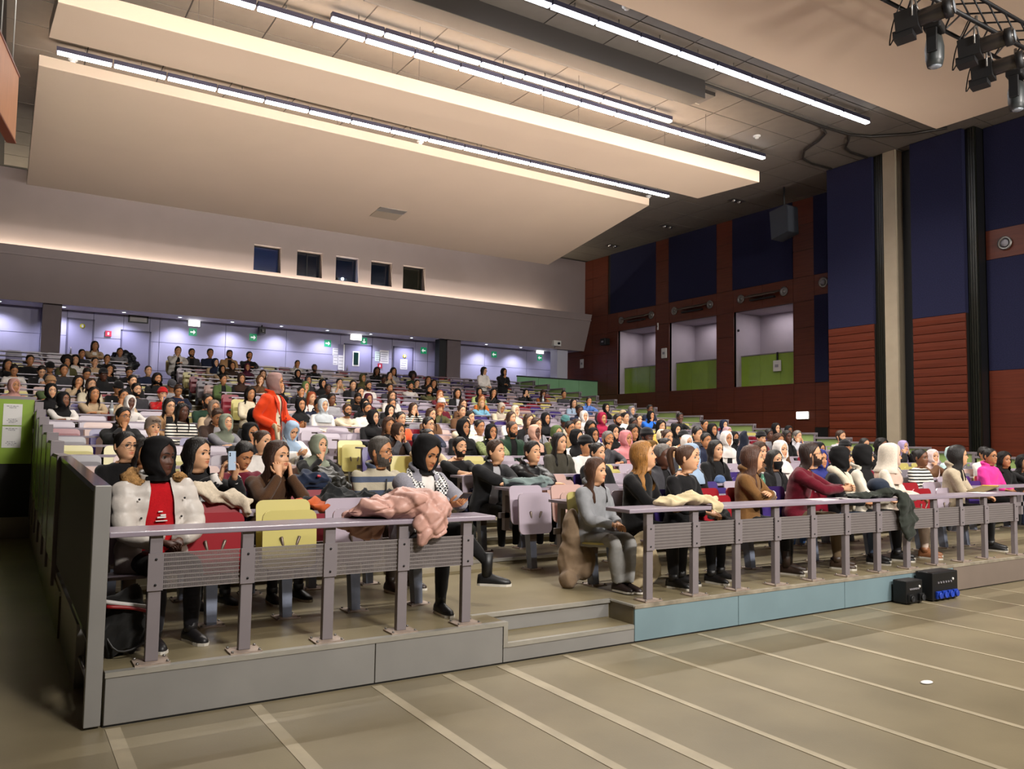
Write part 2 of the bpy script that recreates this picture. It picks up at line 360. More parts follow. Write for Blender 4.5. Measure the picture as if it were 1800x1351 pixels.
for x0, x1, _, _ in wins: b.box(px, x0, 24.9, 25.3, 7.85, 8.83); px = x1
b.box(px, XW, 24.9, 25.3, 7.85, 8.83); b.build('plaster', M_BALC, up)
b = MB(); b.box(XL, XW, 25.6, 25.7, 7, ZC); b.build('booth_back', M_BLACK, up)
for n, (x0, x1, z0, z1) in enumerate(wins):
    w = thing('window_%d' % (n+1), None, None); struct(w)
    b = MB(); b.box(x0, x1, 25.26, 25.28, 7.85, 8.83); b.build('pane', [M_GLASSD, mat('blue window glass', srgb('#1b2c55'), .08, spec=.6), M_GLASSD, M_GLASSD, mat('olive window glass', srgb('#1c1c14'), .1)][(1, 0, 2, 3, 4)[n]] , w)
    b = MB()
    for a0, a1, c0, c1 in ((x0, x0+.03, 7.85, 8.83), (x1-.03, x1, 7.85, 8.83), (x0, x1, 7.85, 7.89), (x0, x1, 8.8, 8.83)): b.box(a0, a1, 25.23, 25.26, c0, c1)
    if n == 1: b.box((x0+x1)/2-.02, (x0+x1)/2+.02, 25.23, 25.26, 7.85, 8.83)
    b.build('window_frame', M_BLACK, w)
pj = thing('projector', 'video projector shining blue white light behind the third balcony window', 'projector', (10.62, 25.12, 7.9))
b = MB(); b.box(-.2, .2, -.05, .06, -.04, .1); b.build('housing', M_BLACK, pj)
b = MB(); b.ball((0, -.06, .06), (.055, .03, .055), 12, 8); b.build('lens', mat('projector beam lens', (1, 1, 1), .3, emit=((.45, .8, 1.0), 40.)), pj)
spot('projector_glow', (10.62, 24.9, 7.98), (10.9, 25.3, 8.2), 8, (.4, .55, 1), 170, 1)

# signs and sheets on the rear wall, each a thing of its own
def sheet(name, label, cat, x, z, w, h, m=M_PAPER, y=YB-.03, lines=4, group=None):
    o = thing(name, label, cat, (x, y, z), 0, group)
    b = MB(); b.box(-w/2, w/2, -.008, 0, -h/2, h/2); b.build('page', m, o)
    if lines:
        b = MB()
        for i in range(lines):
            zz_ = h*(.34-.68*i/max(1, lines-1)); ww = w*(.34 if i % 2 else .4); b.box(-ww, ww*(.6 if i % 3 == 2 else 1), -.011, -.008, zz_-.012, zz_+.012)
        b.build('print', M_INK, o)
    return o
def exitsign(label, x, z, d, y=YB-.03):
    o = thing('exit_arrow_sign', label, 'sign', (x, y, z))
    b = MB(); b.box(-.14, .14, -.012, 0, -.14, .14); b.build('plate', M_EXIT, o)
    b = MB(); P = [(-.09, -.025), (.02, -.025), (.02, -.09), (.1, 0), (.02, .09), (.02, .025), (-.09, .025)]
    P = [(p[0], p[1]) if d == 'r' else (-p[0], p[1]) if d == 'l' else (p[1], -p[0]) for p in P]
    if d == 'l' : P = P[::-1]
    b.add([(p[0], -.015, p[1]) for p in P], [tuple(range(7))]); b.build('arrow', mat('sign white', (.9, .95, .92), .4, emit=((.9, 1, .95), .5)), o)
def emlamp(label, x, z, w=.42, h=.22, y=YB-.03):
    o = thing('emergency_lamp', label, 'lamp', (x, y, z)); b = MB(); b.box(-w/2, w/2, -.05, 0, -h/2, h/2); b.build('housing', M_WHITE, o)
    b = MB(); b.box(-w/2+.015, w/2-.015, -.07, -.05, -h/2+.015, h/2-.015); b.build('diffuser', M_EMLIT, o)
exitsign('green exit sign, white arrow right, under the lit lamp on the left back wall', 5.33, 5.52, 'r')
exitsign('green exit sign, white arrow right, hung beside the black camera', 7.55, 5.5, 'r')
exitsign('green exit sign, white arrow right, left of the posted sheets by the rear door', 10.55, 5.5, 'r')
exitsign('green exit sign, white arrow down, over the rear door', 12.12, 5.72, 'd')
exitsign('green exit sign, white arrow left, between the grey door and the pillar', 14.9, 5.52, 'l')
exitsign('green exit sign, white arrow left, behind the two standing women', 18.5, 5.6, 'l')
exitsign('green exit sign, white arrow left, under the lamp by the white pillar', 21.05, 5.62, 'l')
emlamp('lit white emergency lamp above the leftmost green exit sign', 5.36, 5.84); emlamp('lit white emergency lamp over the rear double door', 11.75, 5.83, .5); emlamp('lit white emergency lamp beside the white pillar', 21.03, 5.92)
sheet('notice', 'white notice under a yellow sign on the leftmost grey door', 'notice', 1.66, 5.1, .32, .46, lines=5)
sheet('notice', 'large white notice on the grey door behind the dark hood', 'notice', 3.38, 5.2, .46, .36, lines=3)
sheet('notice', 'white landscape notice left of the rear door', 'notice', 10.95, 5.18, .36, .3, lines=3); sheet('notice', 'small white notice low beside the rear door', 'notice', 10.9, 4.82, .2, .36, lines=3)
sheet('notice', 'tall white notice on the glazed side panel of the rear door', 'notice', 11.14, 4.75, .26, .6, y=YB-.05)
sheet('notice', 'large white poster right of the rear door', 'notice', 13.05, 5.12, .42, .56, lines=5); sheet('notice', 'greenish white notice tucked behind the large poster', 'notice', 12.75, 5.12, .24, .4, mat('green tinted paper', srgb('#c6d6cc'), .8))
sheet('notice', 'white notice under a yellow sign on the right grey door', 'notice', 13.95, 4.85, .34, .44, y=YB-.06)
for x, z, w, m, lb in ((1.68, 5.42, .17, M_YELLOW, 'round yellow warning sign above the notice on the left door'), (2.5, 5.22, .2, M_RED, 'square red fire sign between two grey doors'), (12.85, 4.72, .2, M_RED, 'red fire sign under the posters by the rear door'), (13.98, 5.2, .17, M_YELLOW, 'round yellow warning sign on the right grey door')):
    o = thing('safety_sign', lb, 'sign', (x, YB-.06, z)); b = MB()
    if m is M_YELLOW: b.lathe([(w/2, 0), (w/2, -.012)], (0, 0, 0), 16, axis=1)
    else: b.box(-w/2, w/2, -.012, 0, -w/2, w/2)
    b.build('plate', m, o); b = MB(); b.box(-.03, .03, -.018, -.012, -.05, .05); b.build('symbol', M_WHITE, o)
o = thing('framed_sign', 'white sign box in a black frame above the second grey door', 'sign', (3.45, YB-.03, 5.82)); b = MB(); b.box(-.33, .33, -.06, 0, -.13, .13); b.build('frame', M_BLACK, o); b = MB(); b.box(-.28, .28, -.066, -.06, -.09, .09); b.build('plate', mat('dull white', srgb('#a8a39e'), .6), o)
o = thing('camera', 'black video camera on a bracket under the balcony soffit', 'camera', (7.75, 25.9, 5.95)); b = MB(); b.tube([(0, 0, 0), (0, 0, -.12)], .02); b.build('bracket', M_BLACK, o); b = MB(); b.box(-.12, .12, -.12, .12, -.34, -.1); b.build('body', M_BLACK, o); b = MB(); b.lathe([(.06, -.12), (.06, -.2), (.05, -.2)], (0, 0, -.22), 12, axis=1); b.build('lens', M_GLASSD, o)
o = thing('beamer', 'small white projector hung under the right end of the balcony', 'projector', (20.9, 24.9, 5.98)); b = MB(); b.box(-.2, .2, -.2, .1, .05, .3); b.build('body', M_WHITE, o); b = MB(); b.lathe([(.06, -.2), (.06, -.26)], (.05, 0, .17), 12, axis=1); b.build('lens', M_GLASSD, o); b = MB(); b.tube([(0, 0, .05), (0, .02, -.02)], .02); b.build('bracket', M_STEEL, o)

# ---------------------------------------------------------------- right wall
wr = thing('wall_right', None, None); struct(wr)
b = MB()
NICH = [(20.0, 22.47), (16.57, 19.18), (13.0, 15.71)]
ZN0, ZN1 = 3.79, 6.62
yy = YF
for y0, y1 in NICH[::-1]:
    b.box(XW, XW+.1, yy, y0, 0, ZC); b.box(XW, XW+.1, y0, y1, 0, ZN0); b.box(XW, XW+.1, y0, y1, ZN1, ZC); yy = y1
b.box(XW, XW+.1, yy, YB, 0, ZC); b.build('backing', M_DARK, wr)
cols = [5.9, 7.2, 8.6, 10.0, 11.6, 12.13, 13.0, 14.35, 15.71, 16.57, 17.87, 19.18, 20.0, 21.2, 22.47, 23.2, 24.3, 26.4]
rows_ = [0, .95, 1.9, 2.85, 3.79, 4.75, 5.7, 6.62, 7.47, 8.4, 9.3, 10.2]
BLUES = [(20.0, 23.0, 7.47, 10.2), (16.57, 19.2, 7.47, 10.2), (13.0, 15.75, 7.47, 10.2), (11.6, 12.13, 7.47, 10.2), (11.6, 12.13, 3.79, 6.75)]
for i in range(len(cols)-1):
    for j in range(len(rows_)-1):
        yc = (cols[i]+cols[i+1])/2; zc = (rows_[j]+rows_[j+1])/2
        if any(a <= yc <= c and ZN0 <= zc <= ZN1 for a, c in NICH): continue
        if any(a <= yc <= c and d <= zc <= e for a, c, d, e in BLUES): continue
        if zc < 1.5 and yc > 13: continue
        b = MB(); b.box(XW-.03, XW, cols[i]+.006, cols[i+1]-.006, rows_[j]+.006, rows_[j+1]-.006); b.build('wood_panel', M_WOOD, wr)
for a, c, d, e in BLUES:
    b = MB(); b.box(XW-.05, XW, a, c, d, e); b.build('acoustic_panel', M_BLUE, wr)
M_NICH = mat('lilac niche plaster', srgb('#a89ea8'), .7, noise=.03, nscale=2)
for n, (y0, y1) in enumerate(NICH):
    w = thing('window_%d' % (n+6), None, None); struct(w)
    b = MB(); b.box(24.1, 24.2, y0-.3, y1+.3, ZN0-.2, ZN1+.3); b.box(XW+.1, 24.2, y1, y1+.1, ZN0-.1, ZN1+.1); b.box(XW+.1, 24.2, y0-.1, y0, ZN0-.1, ZN1+.1); b.box(XW+.1, 24.2, y0, y1, ZN1, ZN1+.1); b.box(XW+.1, 24.2, y0, y1, ZN0-.1, ZN0); b.build('reveal', M_NICH, w)
    for q in range(3):
        a = y0+(y1-y0)*q/3; c = y0+(y1-y0)*(q+1)/3
        b = MB(); b.box(XW+.38, XW+.41, a+.004, c-.004, ZN0, 4.95); b.build('parapet_panel', M_GREEN, w)
    b = MB(); b.box(XW+.36, XW+.43, y0, y1, 4.95, 4.99); b.build('parapet_cap', M_STEEL, w)
    b = MB(); b.box(XW-.04, XW+.1, y0-.03, y0, ZN0, ZN1); b.box(XW-.04, XW+.1, y1, y1+.03, ZN0, ZN1); b.box(XW-.04, XW+.1, y0-.03, y1+.03, ZN1, ZN1+.03); b.box(XW-.04, XW+.1, y0-.03, y1+.03, ZN0-.03, ZN0); b.build('niche_frame', M_WOOD, w)
    nm = ('rearmost', 'middle', 'nearest')[n]
    o = thing('air_diffuser', 'slanted grey air diffuser with two round nozzles above the %s niche' % nm, 'air diffuser', (XW-.03, (y0+y1)/2, 7.08))
    for s in (-1, 1):
        b = MB(); b.lathe([(.16, 0), (.17, -.04), (.12, -.05), (.11, -.01), (.05, -.02), (.045, -.07)], (0, s*.98, 0), 16, axis=0); b.build('nozzle', M_STEEL, o)
    b = MB(); b.prism([(0, .1), (-.3, -.02), (-.3, -.06), (0, .04)], 1, -.8, .62); b.build('deflector', mat('dull bronze', srgb('#5d5148'), .5, .3), o)
    b = MB(); b.box(-.12, 0, -.6, .5, -.16, -.1); b.build('slot', M_BLACK, o)
# small fittings on the right wall
def wallbox(name, lb, cat, y, z, w, h, m=M_WHITE, x=XW-.03, t=.06):
    o = thing(name, lb, cat, (x, y, z)); b = MB(); b.box(-t, 0, -w/2, w/2, -h/2, h/2); b.build('case', m, o, bevel=.02)
    b = MB(); b.box(-t-.012, -t, -w*.2, w*.2, -h*.12, h*.12); b.build('cover', M_INK, o); return o
wallbox('access_point', 'white wireless box on the brown pier between the left and middle niches', 'wireless box', 19.45, 5.38, .3, .42)
wallbox('access_point', 'white wireless box hanging by a black strap over the nearest green parapet', 'wireless box', 14.0, 4.5, .34, .4, x=XW+.36)
b = MB(); b.box(XW+.33, XW+.36, 13.97, 14.03, 4.7, 5.0); tag(b.build('strap', M_BLACK), 'black strap hung over the nearest green parapet', 'strap')
o = thing('emergency_lamp', 'brightly lit white emergency lamp on the brown wall right of the niches', 'lamp', (XW-.03, 12.62, 2.68)); b = MB(); b.box(-.05, 0, -.25, .25, -.13, .13); b.build('housing', M_WHITE, o); b = MB(); b.box(-.07, -.05, -.23, .23, -.11, .11); b.build('diffuser', M_EMLIT, o)
wallbox('notice', 'white notice on the dark brown wall beside the white pillar', 'notice', 25.1, 5.35, .28, .42, M_PAPER, t=.012)
wallbox('wall_speaker', 'small black speaker on the dark wall left of the niches', 'speaker', 23.2, 6.2, .35, .3, M_BLACK, t=.3)
o = thing('wall_opening', 'square dark recess low in the brown wall beside the folding partition', 'recess', (XW-.03, 11.9, 2.05)); b = MB(); b.box(-.02, 0, -.25, .25, -.22, .22); b.build('recess', M_BLACK, o); b = MB(); b.box(-.03, -.0, -.28, .28, .22, .25); b.build('lintel', M_WOOD, o)
b = MB(); b.lathe([(.05, 0), (.05, -.02)], (XW+.2, 15.69, 5.95), 8, axis=1); tag(b.build('socket_plate', M_BLACK), 'small dark fitting high in the nearest niche', 'fitting')
wallbox('alarm_call', 'pale switch plate on the brown pier beside the leftmost niche', 'switch', 19.85, 6.55, .08, .3, t=.03)
# right bays: two folding partition leaves, a beige pier and the stage bay
def leaf(nm, y0, y1, lb):
    o = thing('partition', None, None); struct(o)
    b = MB(); b.box(20.7, 21.5, y0, y1, 5.22, ZC-.02); b.build('acoustic_panel', M_BLUE, o)
    b = MB(); b.box(20.74, 21.5, y0, y1, .2, 5.22); b.build('core', M_DARK, o)
    n = 21; z0 = .3; dz = (5.22-z0)/n
    for i in range(n):
        b = MB(); z = z0+i*dz; b.prism([(20.74, z), (20.715, z+.01), (20.70, z+dz*.5), (20.70, z+dz-.012), (20.74, z+dz-.004)], 1, y0+.003, y1-.003); b.build('wood_slat', M_WOOD2, o)
    return o
leaf('a', 8.68, 10.2, ''); leaf('b', 6.05, 7.5, '')
M_RIB = mat('black green rib', srgb('#15170f'), .35)
def ribs(y0, y1, x0, x1):
    o = thing('partition_edge', None, None); struct(o)
    b = MB(); b.box(x0+.08, x1, y0, y1, .2, ZC-.02); b.build('core', M_BLACK, o)
    n = 4
    for i in range(n):
        a = y0+(y1-y0)*i/n; b = MB(); b.box(x0+.02*i, x0+.1, a+.012, a+(y1-y0)/n-.012, .2, ZC-.02); b.build('rib', M_RIB, o)
ribs(8.36, 8.68, 20.74, 21.5); ribs(5.76, 6.05, 20.8, 21.5)
b = MB(); b.box(20.75, 21.6, 7.98, 8.36, 0, ZC); struct(b.build('trim_6', M_BEIGE))
b = MB(); b.box(21.1, 21.6, 7.5, 7.98, 0, ZC); struct(b.build('trim_7', M_BLACK))
bay = thing('wall_stage_right', None, None); struct(bay)
b = MB(); b.box(21.25, 21.6, YF, 5.76, 0, ZC); b.build('backing', M_DARK, bay)
for i, (y0, y1) in enumerate(((3.2, 5.74), (.6, 3.2), (-2, .6), (-4.6, -2))):
    for z0, z1, m in ((7.4, 10.18, M_BLUE), (6.62, 7.39, M_WOOD), (3.69, 6.61, M_BLUE)):
        b = MB(); b.box(21.2, 21.25, y0+.005, y1-.005, z0, z1); b.build('acoustic_panel' if m is M_BLUE else 'wood_panel', m, bay)
    for j in range(5):
        b = MB(); b.box(21.2, 21.25, y0+.005, y1-.005, .02+j*.733, .015+(j+1)*.733); b.build('wood_panel', M_WOOD2, bay)
def nozzle(lb, x, y, z):
    o = thing('air_nozzle', lb, 'air nozzle', (x, y, z)); b = MB(); b.lathe([(.17, 0), (.18, -.05), (.13, -.06), (.12, -.02)], (0, 0, 0), 18, axis=0); b.build('ring', M_STEEL, o); b = MB(); b.ball((-.03, 0, 0), (.07, .1, .1), 10, 7); b.build('jet', M_INK, o)
nozzle('round steel air nozzle on the wood band by the stage', 21.2, 5.25, 6.98); nozzle('round steel air nozzle half hidden beside the blue partition', XW-.03, 11.75, 7.15)
# unseen enclosing walls
b = MB(); b.box(XL-.2, XL, YF, YB, 0, ZC); struct(b.build('wall_left', M_DARK))
b = MB(); b.box(XL, XW, YF-.2, YF, 0, ZC); struct(b.build('wall_front', M_BEIGE))

# ---------------------------------------------------------------- ceiling
cb = MB(); cb.box(XL, XW+.2, YF, YB, ZC+.012, ZC+.2); ceil = struct(cb.build('ceiling', M_CEILJ))
TX, TY = 1.55, 1.2
tile_m = {}
nx = int((XW+.6)/TX)+1
for i in range(nx):
    for j in range(17):
        x0 = -.9+i*TX; y0 = 4.3+j*TY; x1 = min(x0+TX, XW)
        if x1-x0 < .2: continue
        key = round(x1-x0, 2)
        if key not in tile_m:
            b = MB(); b.box(0, x1-x0-.03, 0, TY-.03, 0, .012); tile_m[key] = b.mesh('ceiling_tile', M_CEIL)
        put('ceiling_tile', tile_m[key], ceil, (x0+.015, y0+.015, ZC))
b = MB(); b.box(XL, XW, YF, 4.3, ZC, ZC+.012); b.build('ceiling_board', M_CEIL, ceil)
# acoustic reflectors
def reflector(lb, P, th):
    o = thing('acoustic_reflector', lb, 'reflector')
    b = MB(); b.hexa(P, [(x, y, z+th) for x, y, z in P]); b.build('panel', M_CREAM, o, bevel=.01)
    for i in range(4):
        for t in (.12, .5, .88):
            a = np.array(P[i]) if False else None
    cx = [np.array(P[0])*(1-t)+np.array(P[1])*t for t in (.15, .4, .65, .9)]; dx = [np.array(P[3])*(1-t)+np.array(P[2])*t for t in (.15, .4, .65, .9)]
    for q, w in zip(cx, dx):
        for p in (q*.85+w*.15, q*.15+w*.85):
            b = MB(); b.tube([(p[0], p[1], p[2]+th), (p[0], p[1], ZC)], .004, 5); b.build('hanger', M_HOUSE, o)
    return o
reflector('largest cream acoustic reflector, rearmost, with a square hatch', [(-.3, 12.4, 8.76), (15.55, 12.6, 8.78), (16.2, 18.8, 8.15), (-.31, 18.8, 8.1)], .22)
reflector('long cream acoustic reflector between two lamp lines, middle of three', [(-.13, 9.35, 8.66), (16.15, 8.95, 8.63), (15.85, 10.9, 8.62), (-.2, 10.7, 8.62)], .3)
reflector('cream acoustic reflector over the stage edge, foremost of three', [(-1.2, -1.5, 8.95), (17.2, -1.5, 8.95), (17.2, 4.75, 8.95), (-1.2, 4.72, 8.95)], .2)
o = thing('ceiling_hatch', 'square hatch recessed in the underside of the largest reflector', 'hatch', (8.85, 16.6, 8.345), 0); o.rotation_euler = (-math.atan2(.62, 6.3), 0, 0)
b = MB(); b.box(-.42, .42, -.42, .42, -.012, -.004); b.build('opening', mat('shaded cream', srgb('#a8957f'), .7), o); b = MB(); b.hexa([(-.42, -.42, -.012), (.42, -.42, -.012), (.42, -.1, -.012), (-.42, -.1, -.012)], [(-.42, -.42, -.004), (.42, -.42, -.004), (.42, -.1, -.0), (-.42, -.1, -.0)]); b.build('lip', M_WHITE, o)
# lamp lines: every luminaire a thing
seg = {}
def luminaires(nm, y, x0, x1, z, count):
    L = (x1-x0)/count
    for i in range(count):
        o = thing('linear_lamp', '%s lit white linear ceiling lamp of the %s lamp line, counted from the left' % (ORD[i].replace('front', 'first'), nm), 'lamp', (x0+i*L, y, z), 0, 'lamps of the %s line' % nm)
        key = round(L, 3)
        if key not in seg:
            a = MB(); a.box(.0, L-.03, -.06, .06, -.02, .08); c = MB(); c.box(.02, L-.05, -.06, .06, -.065, -.02)
            d = MB(); d.tube([(L*.5, 0, .08), (L*.5, 0, .2)], .01, 6)
            seg[key] = (a.mesh('housing', M_LAMPH), c.mesh('diffuser', M_LAMP), d.mesh('hanger', M_STEEL))
        hs = put('housing', seg[key][0], o); put('diffuser', seg[key][1], hs); put('hanger', seg[key][2], hs)
luminaires('rear', 14.45, .05, 18.1, 10.0, 16); luminaires('middle', 10.15, 2.1, 17.8, 10.0, 14); luminaires('upper middle', 9.7, 4.55, 13.7, 10.0, 8); luminaires('front', 6.9, 6.8, 17.9, 10.0, 10)
# screen housing
o = thing('screen_housing', 'long dark projection screen housing hung under the ceiling', 'screen housing')
b = MB(); b.box(4.6, 13.0, 7.85, 8.35, 9.75, 10.19); b.build('case', M_HOUSE, o, bevel=.01); b = MB(); b.box(4.9, 12.95, 8.36, 8.9, 10.05, 10.19); b.build('slot', M_BLACK, o)
for x in (4.55, 13.0): 
    b = MB(); b.box(x, x+.7, 8.2, 8.75, 10.1, 10.19); b.build('end_plate', M_HOUSE, o)
    b = MB(); b.box(x-.02, x+.72, 8.74, 8.77, 10.1, 10.19); b.build('edge', M_NOSE, o)
# curtain track
b = MB(); b.tube([(7.0, 7.9, 10.15), (10.6, 7.92, 10.15), (14.3, 7.96, 10.15), (17.6, 8.0, 10.15), (18.6, 7.95, 10.15), (19.2, 7.7, 10.15), (19.9, 7.0, 10.15), (20.3, 6.2, 10.15)], .035, 6); b.tube([(17.5, 8.0, 10.15), (18.0, 8.25, 10.15), (18.3, 8.7, 10.15), (18.6, 9.4, 10.15), (19.1, 9.85, 10.15), (19.7, 10.0, 10.15), (20.6, 9.95, 10.15)], .035, 6); b.tube([(18.6, 7.95, 10.15), (19.0, 8.25, 10.15), (19.35, 8.6, 10.15), (19.8, 8.75, 10.15), (20.6, 8.75, 10.15)], .035, 6)
tag(b.build('curtain_track', M_HOUSE), 'dark curved curtain track winding across the ceiling to the partitions', 'curtain track')
for x, y, lb in ((.41, 15.2, 'white smoke detector at the left end of the rear lamp line'), (9.2, 15.25, 'white smoke detector behind the middle of the rear lamp line'), (18.0, 15.35, 'white smoke detector at the right end of the rear lamp line'), (16.7, 9.5, 'white smoke detector right of the double lamp lines'), (9.35, 6.4, 'white smoke detector beside the front lamp line')):
    o = thing('smoke_detector', lb, 'smoke detector', (x, y, ZC)); b = MB(); b.lathe([(.1, 0), (.1, -.03), (.07, -.04)], (0, 0, 0), 14); b.build('base', M_WHITE, o); b = MB(); b.lathe([(.06, -.04), (.055, -.08), (.03, -.09)], (0, 0, 0), 12); b.build('head', M_WHITE, o)
for x, y, lb in ((21.55, 21.6, 'rearmost unlit twin ceiling spot by the right wall'), (21.3, 17.9, 'middle unlit twin ceiling spot by the right wall'), (20.9, 14.0, 'nearest unlit twin ceiling spot by the right wall')):
    o = thing('ceiling_spot', lb, 'spotlight', (x, y, ZC)); b = MB(); b.box(-.3, .3, -.16, .16, -.006, 0); b.build('trim', M_HOUSE, o)
    for s in (-.14, .14): b = MB(); b.ball((s, 0, -.02), (.09, .09, .07), 10, 6); b.build('spot_head', M_CHROME, o)
for x0, y, lb in ((9.7, 5.75, 'dark slot grille beside the front lamp line, left of two'), (13.6, 5.85, 'dark slot grille beside the front lamp line, right of two')):
    o = thing('ceiling_grille', lb, 'grille', (x0, y, ZC)); b = MB(); b.box(0, 1.7, -.1, .1, -.01, 0); b.build('slot', M_BLACK, o); b = MB(); b.box(-.02, 1.72, .1, .12, -.014, 0); b.build('edge', M_HOUSE, o)
# PA loudspeaker
o = thing('loudspeaker', 'grey loudspeaker hung from the ceiling in front of the right wall', 'speaker', (21.0, 12.05, 9.45))
b = MB(); b.tube([(0, 0, .75), (0, 0, 0)], .035); b.build('pole', M_BLACK, o); b = MB(); b.prism([(-.35, -.85), (.3, -1.0), (.38, -.05), (-.3, .05)], 0, -.28, .28); c = b.build('cabinet', mat('slate cabinet', srgb('#2e3138'), .7), o); b = MB(); b.hexa([(-.25, -.36, -.83), (.25, -.36, -.83), (.25, -.345, -.0), (-.25, -.345, -.0)], [(-.25, -.34, -.83), (.25, -.34, -.83), (.25, -.31, -.0), (-.25, -.31, -.0)]); b.build('grille', mat('slate grille', srgb('#383c44'), .8), o)
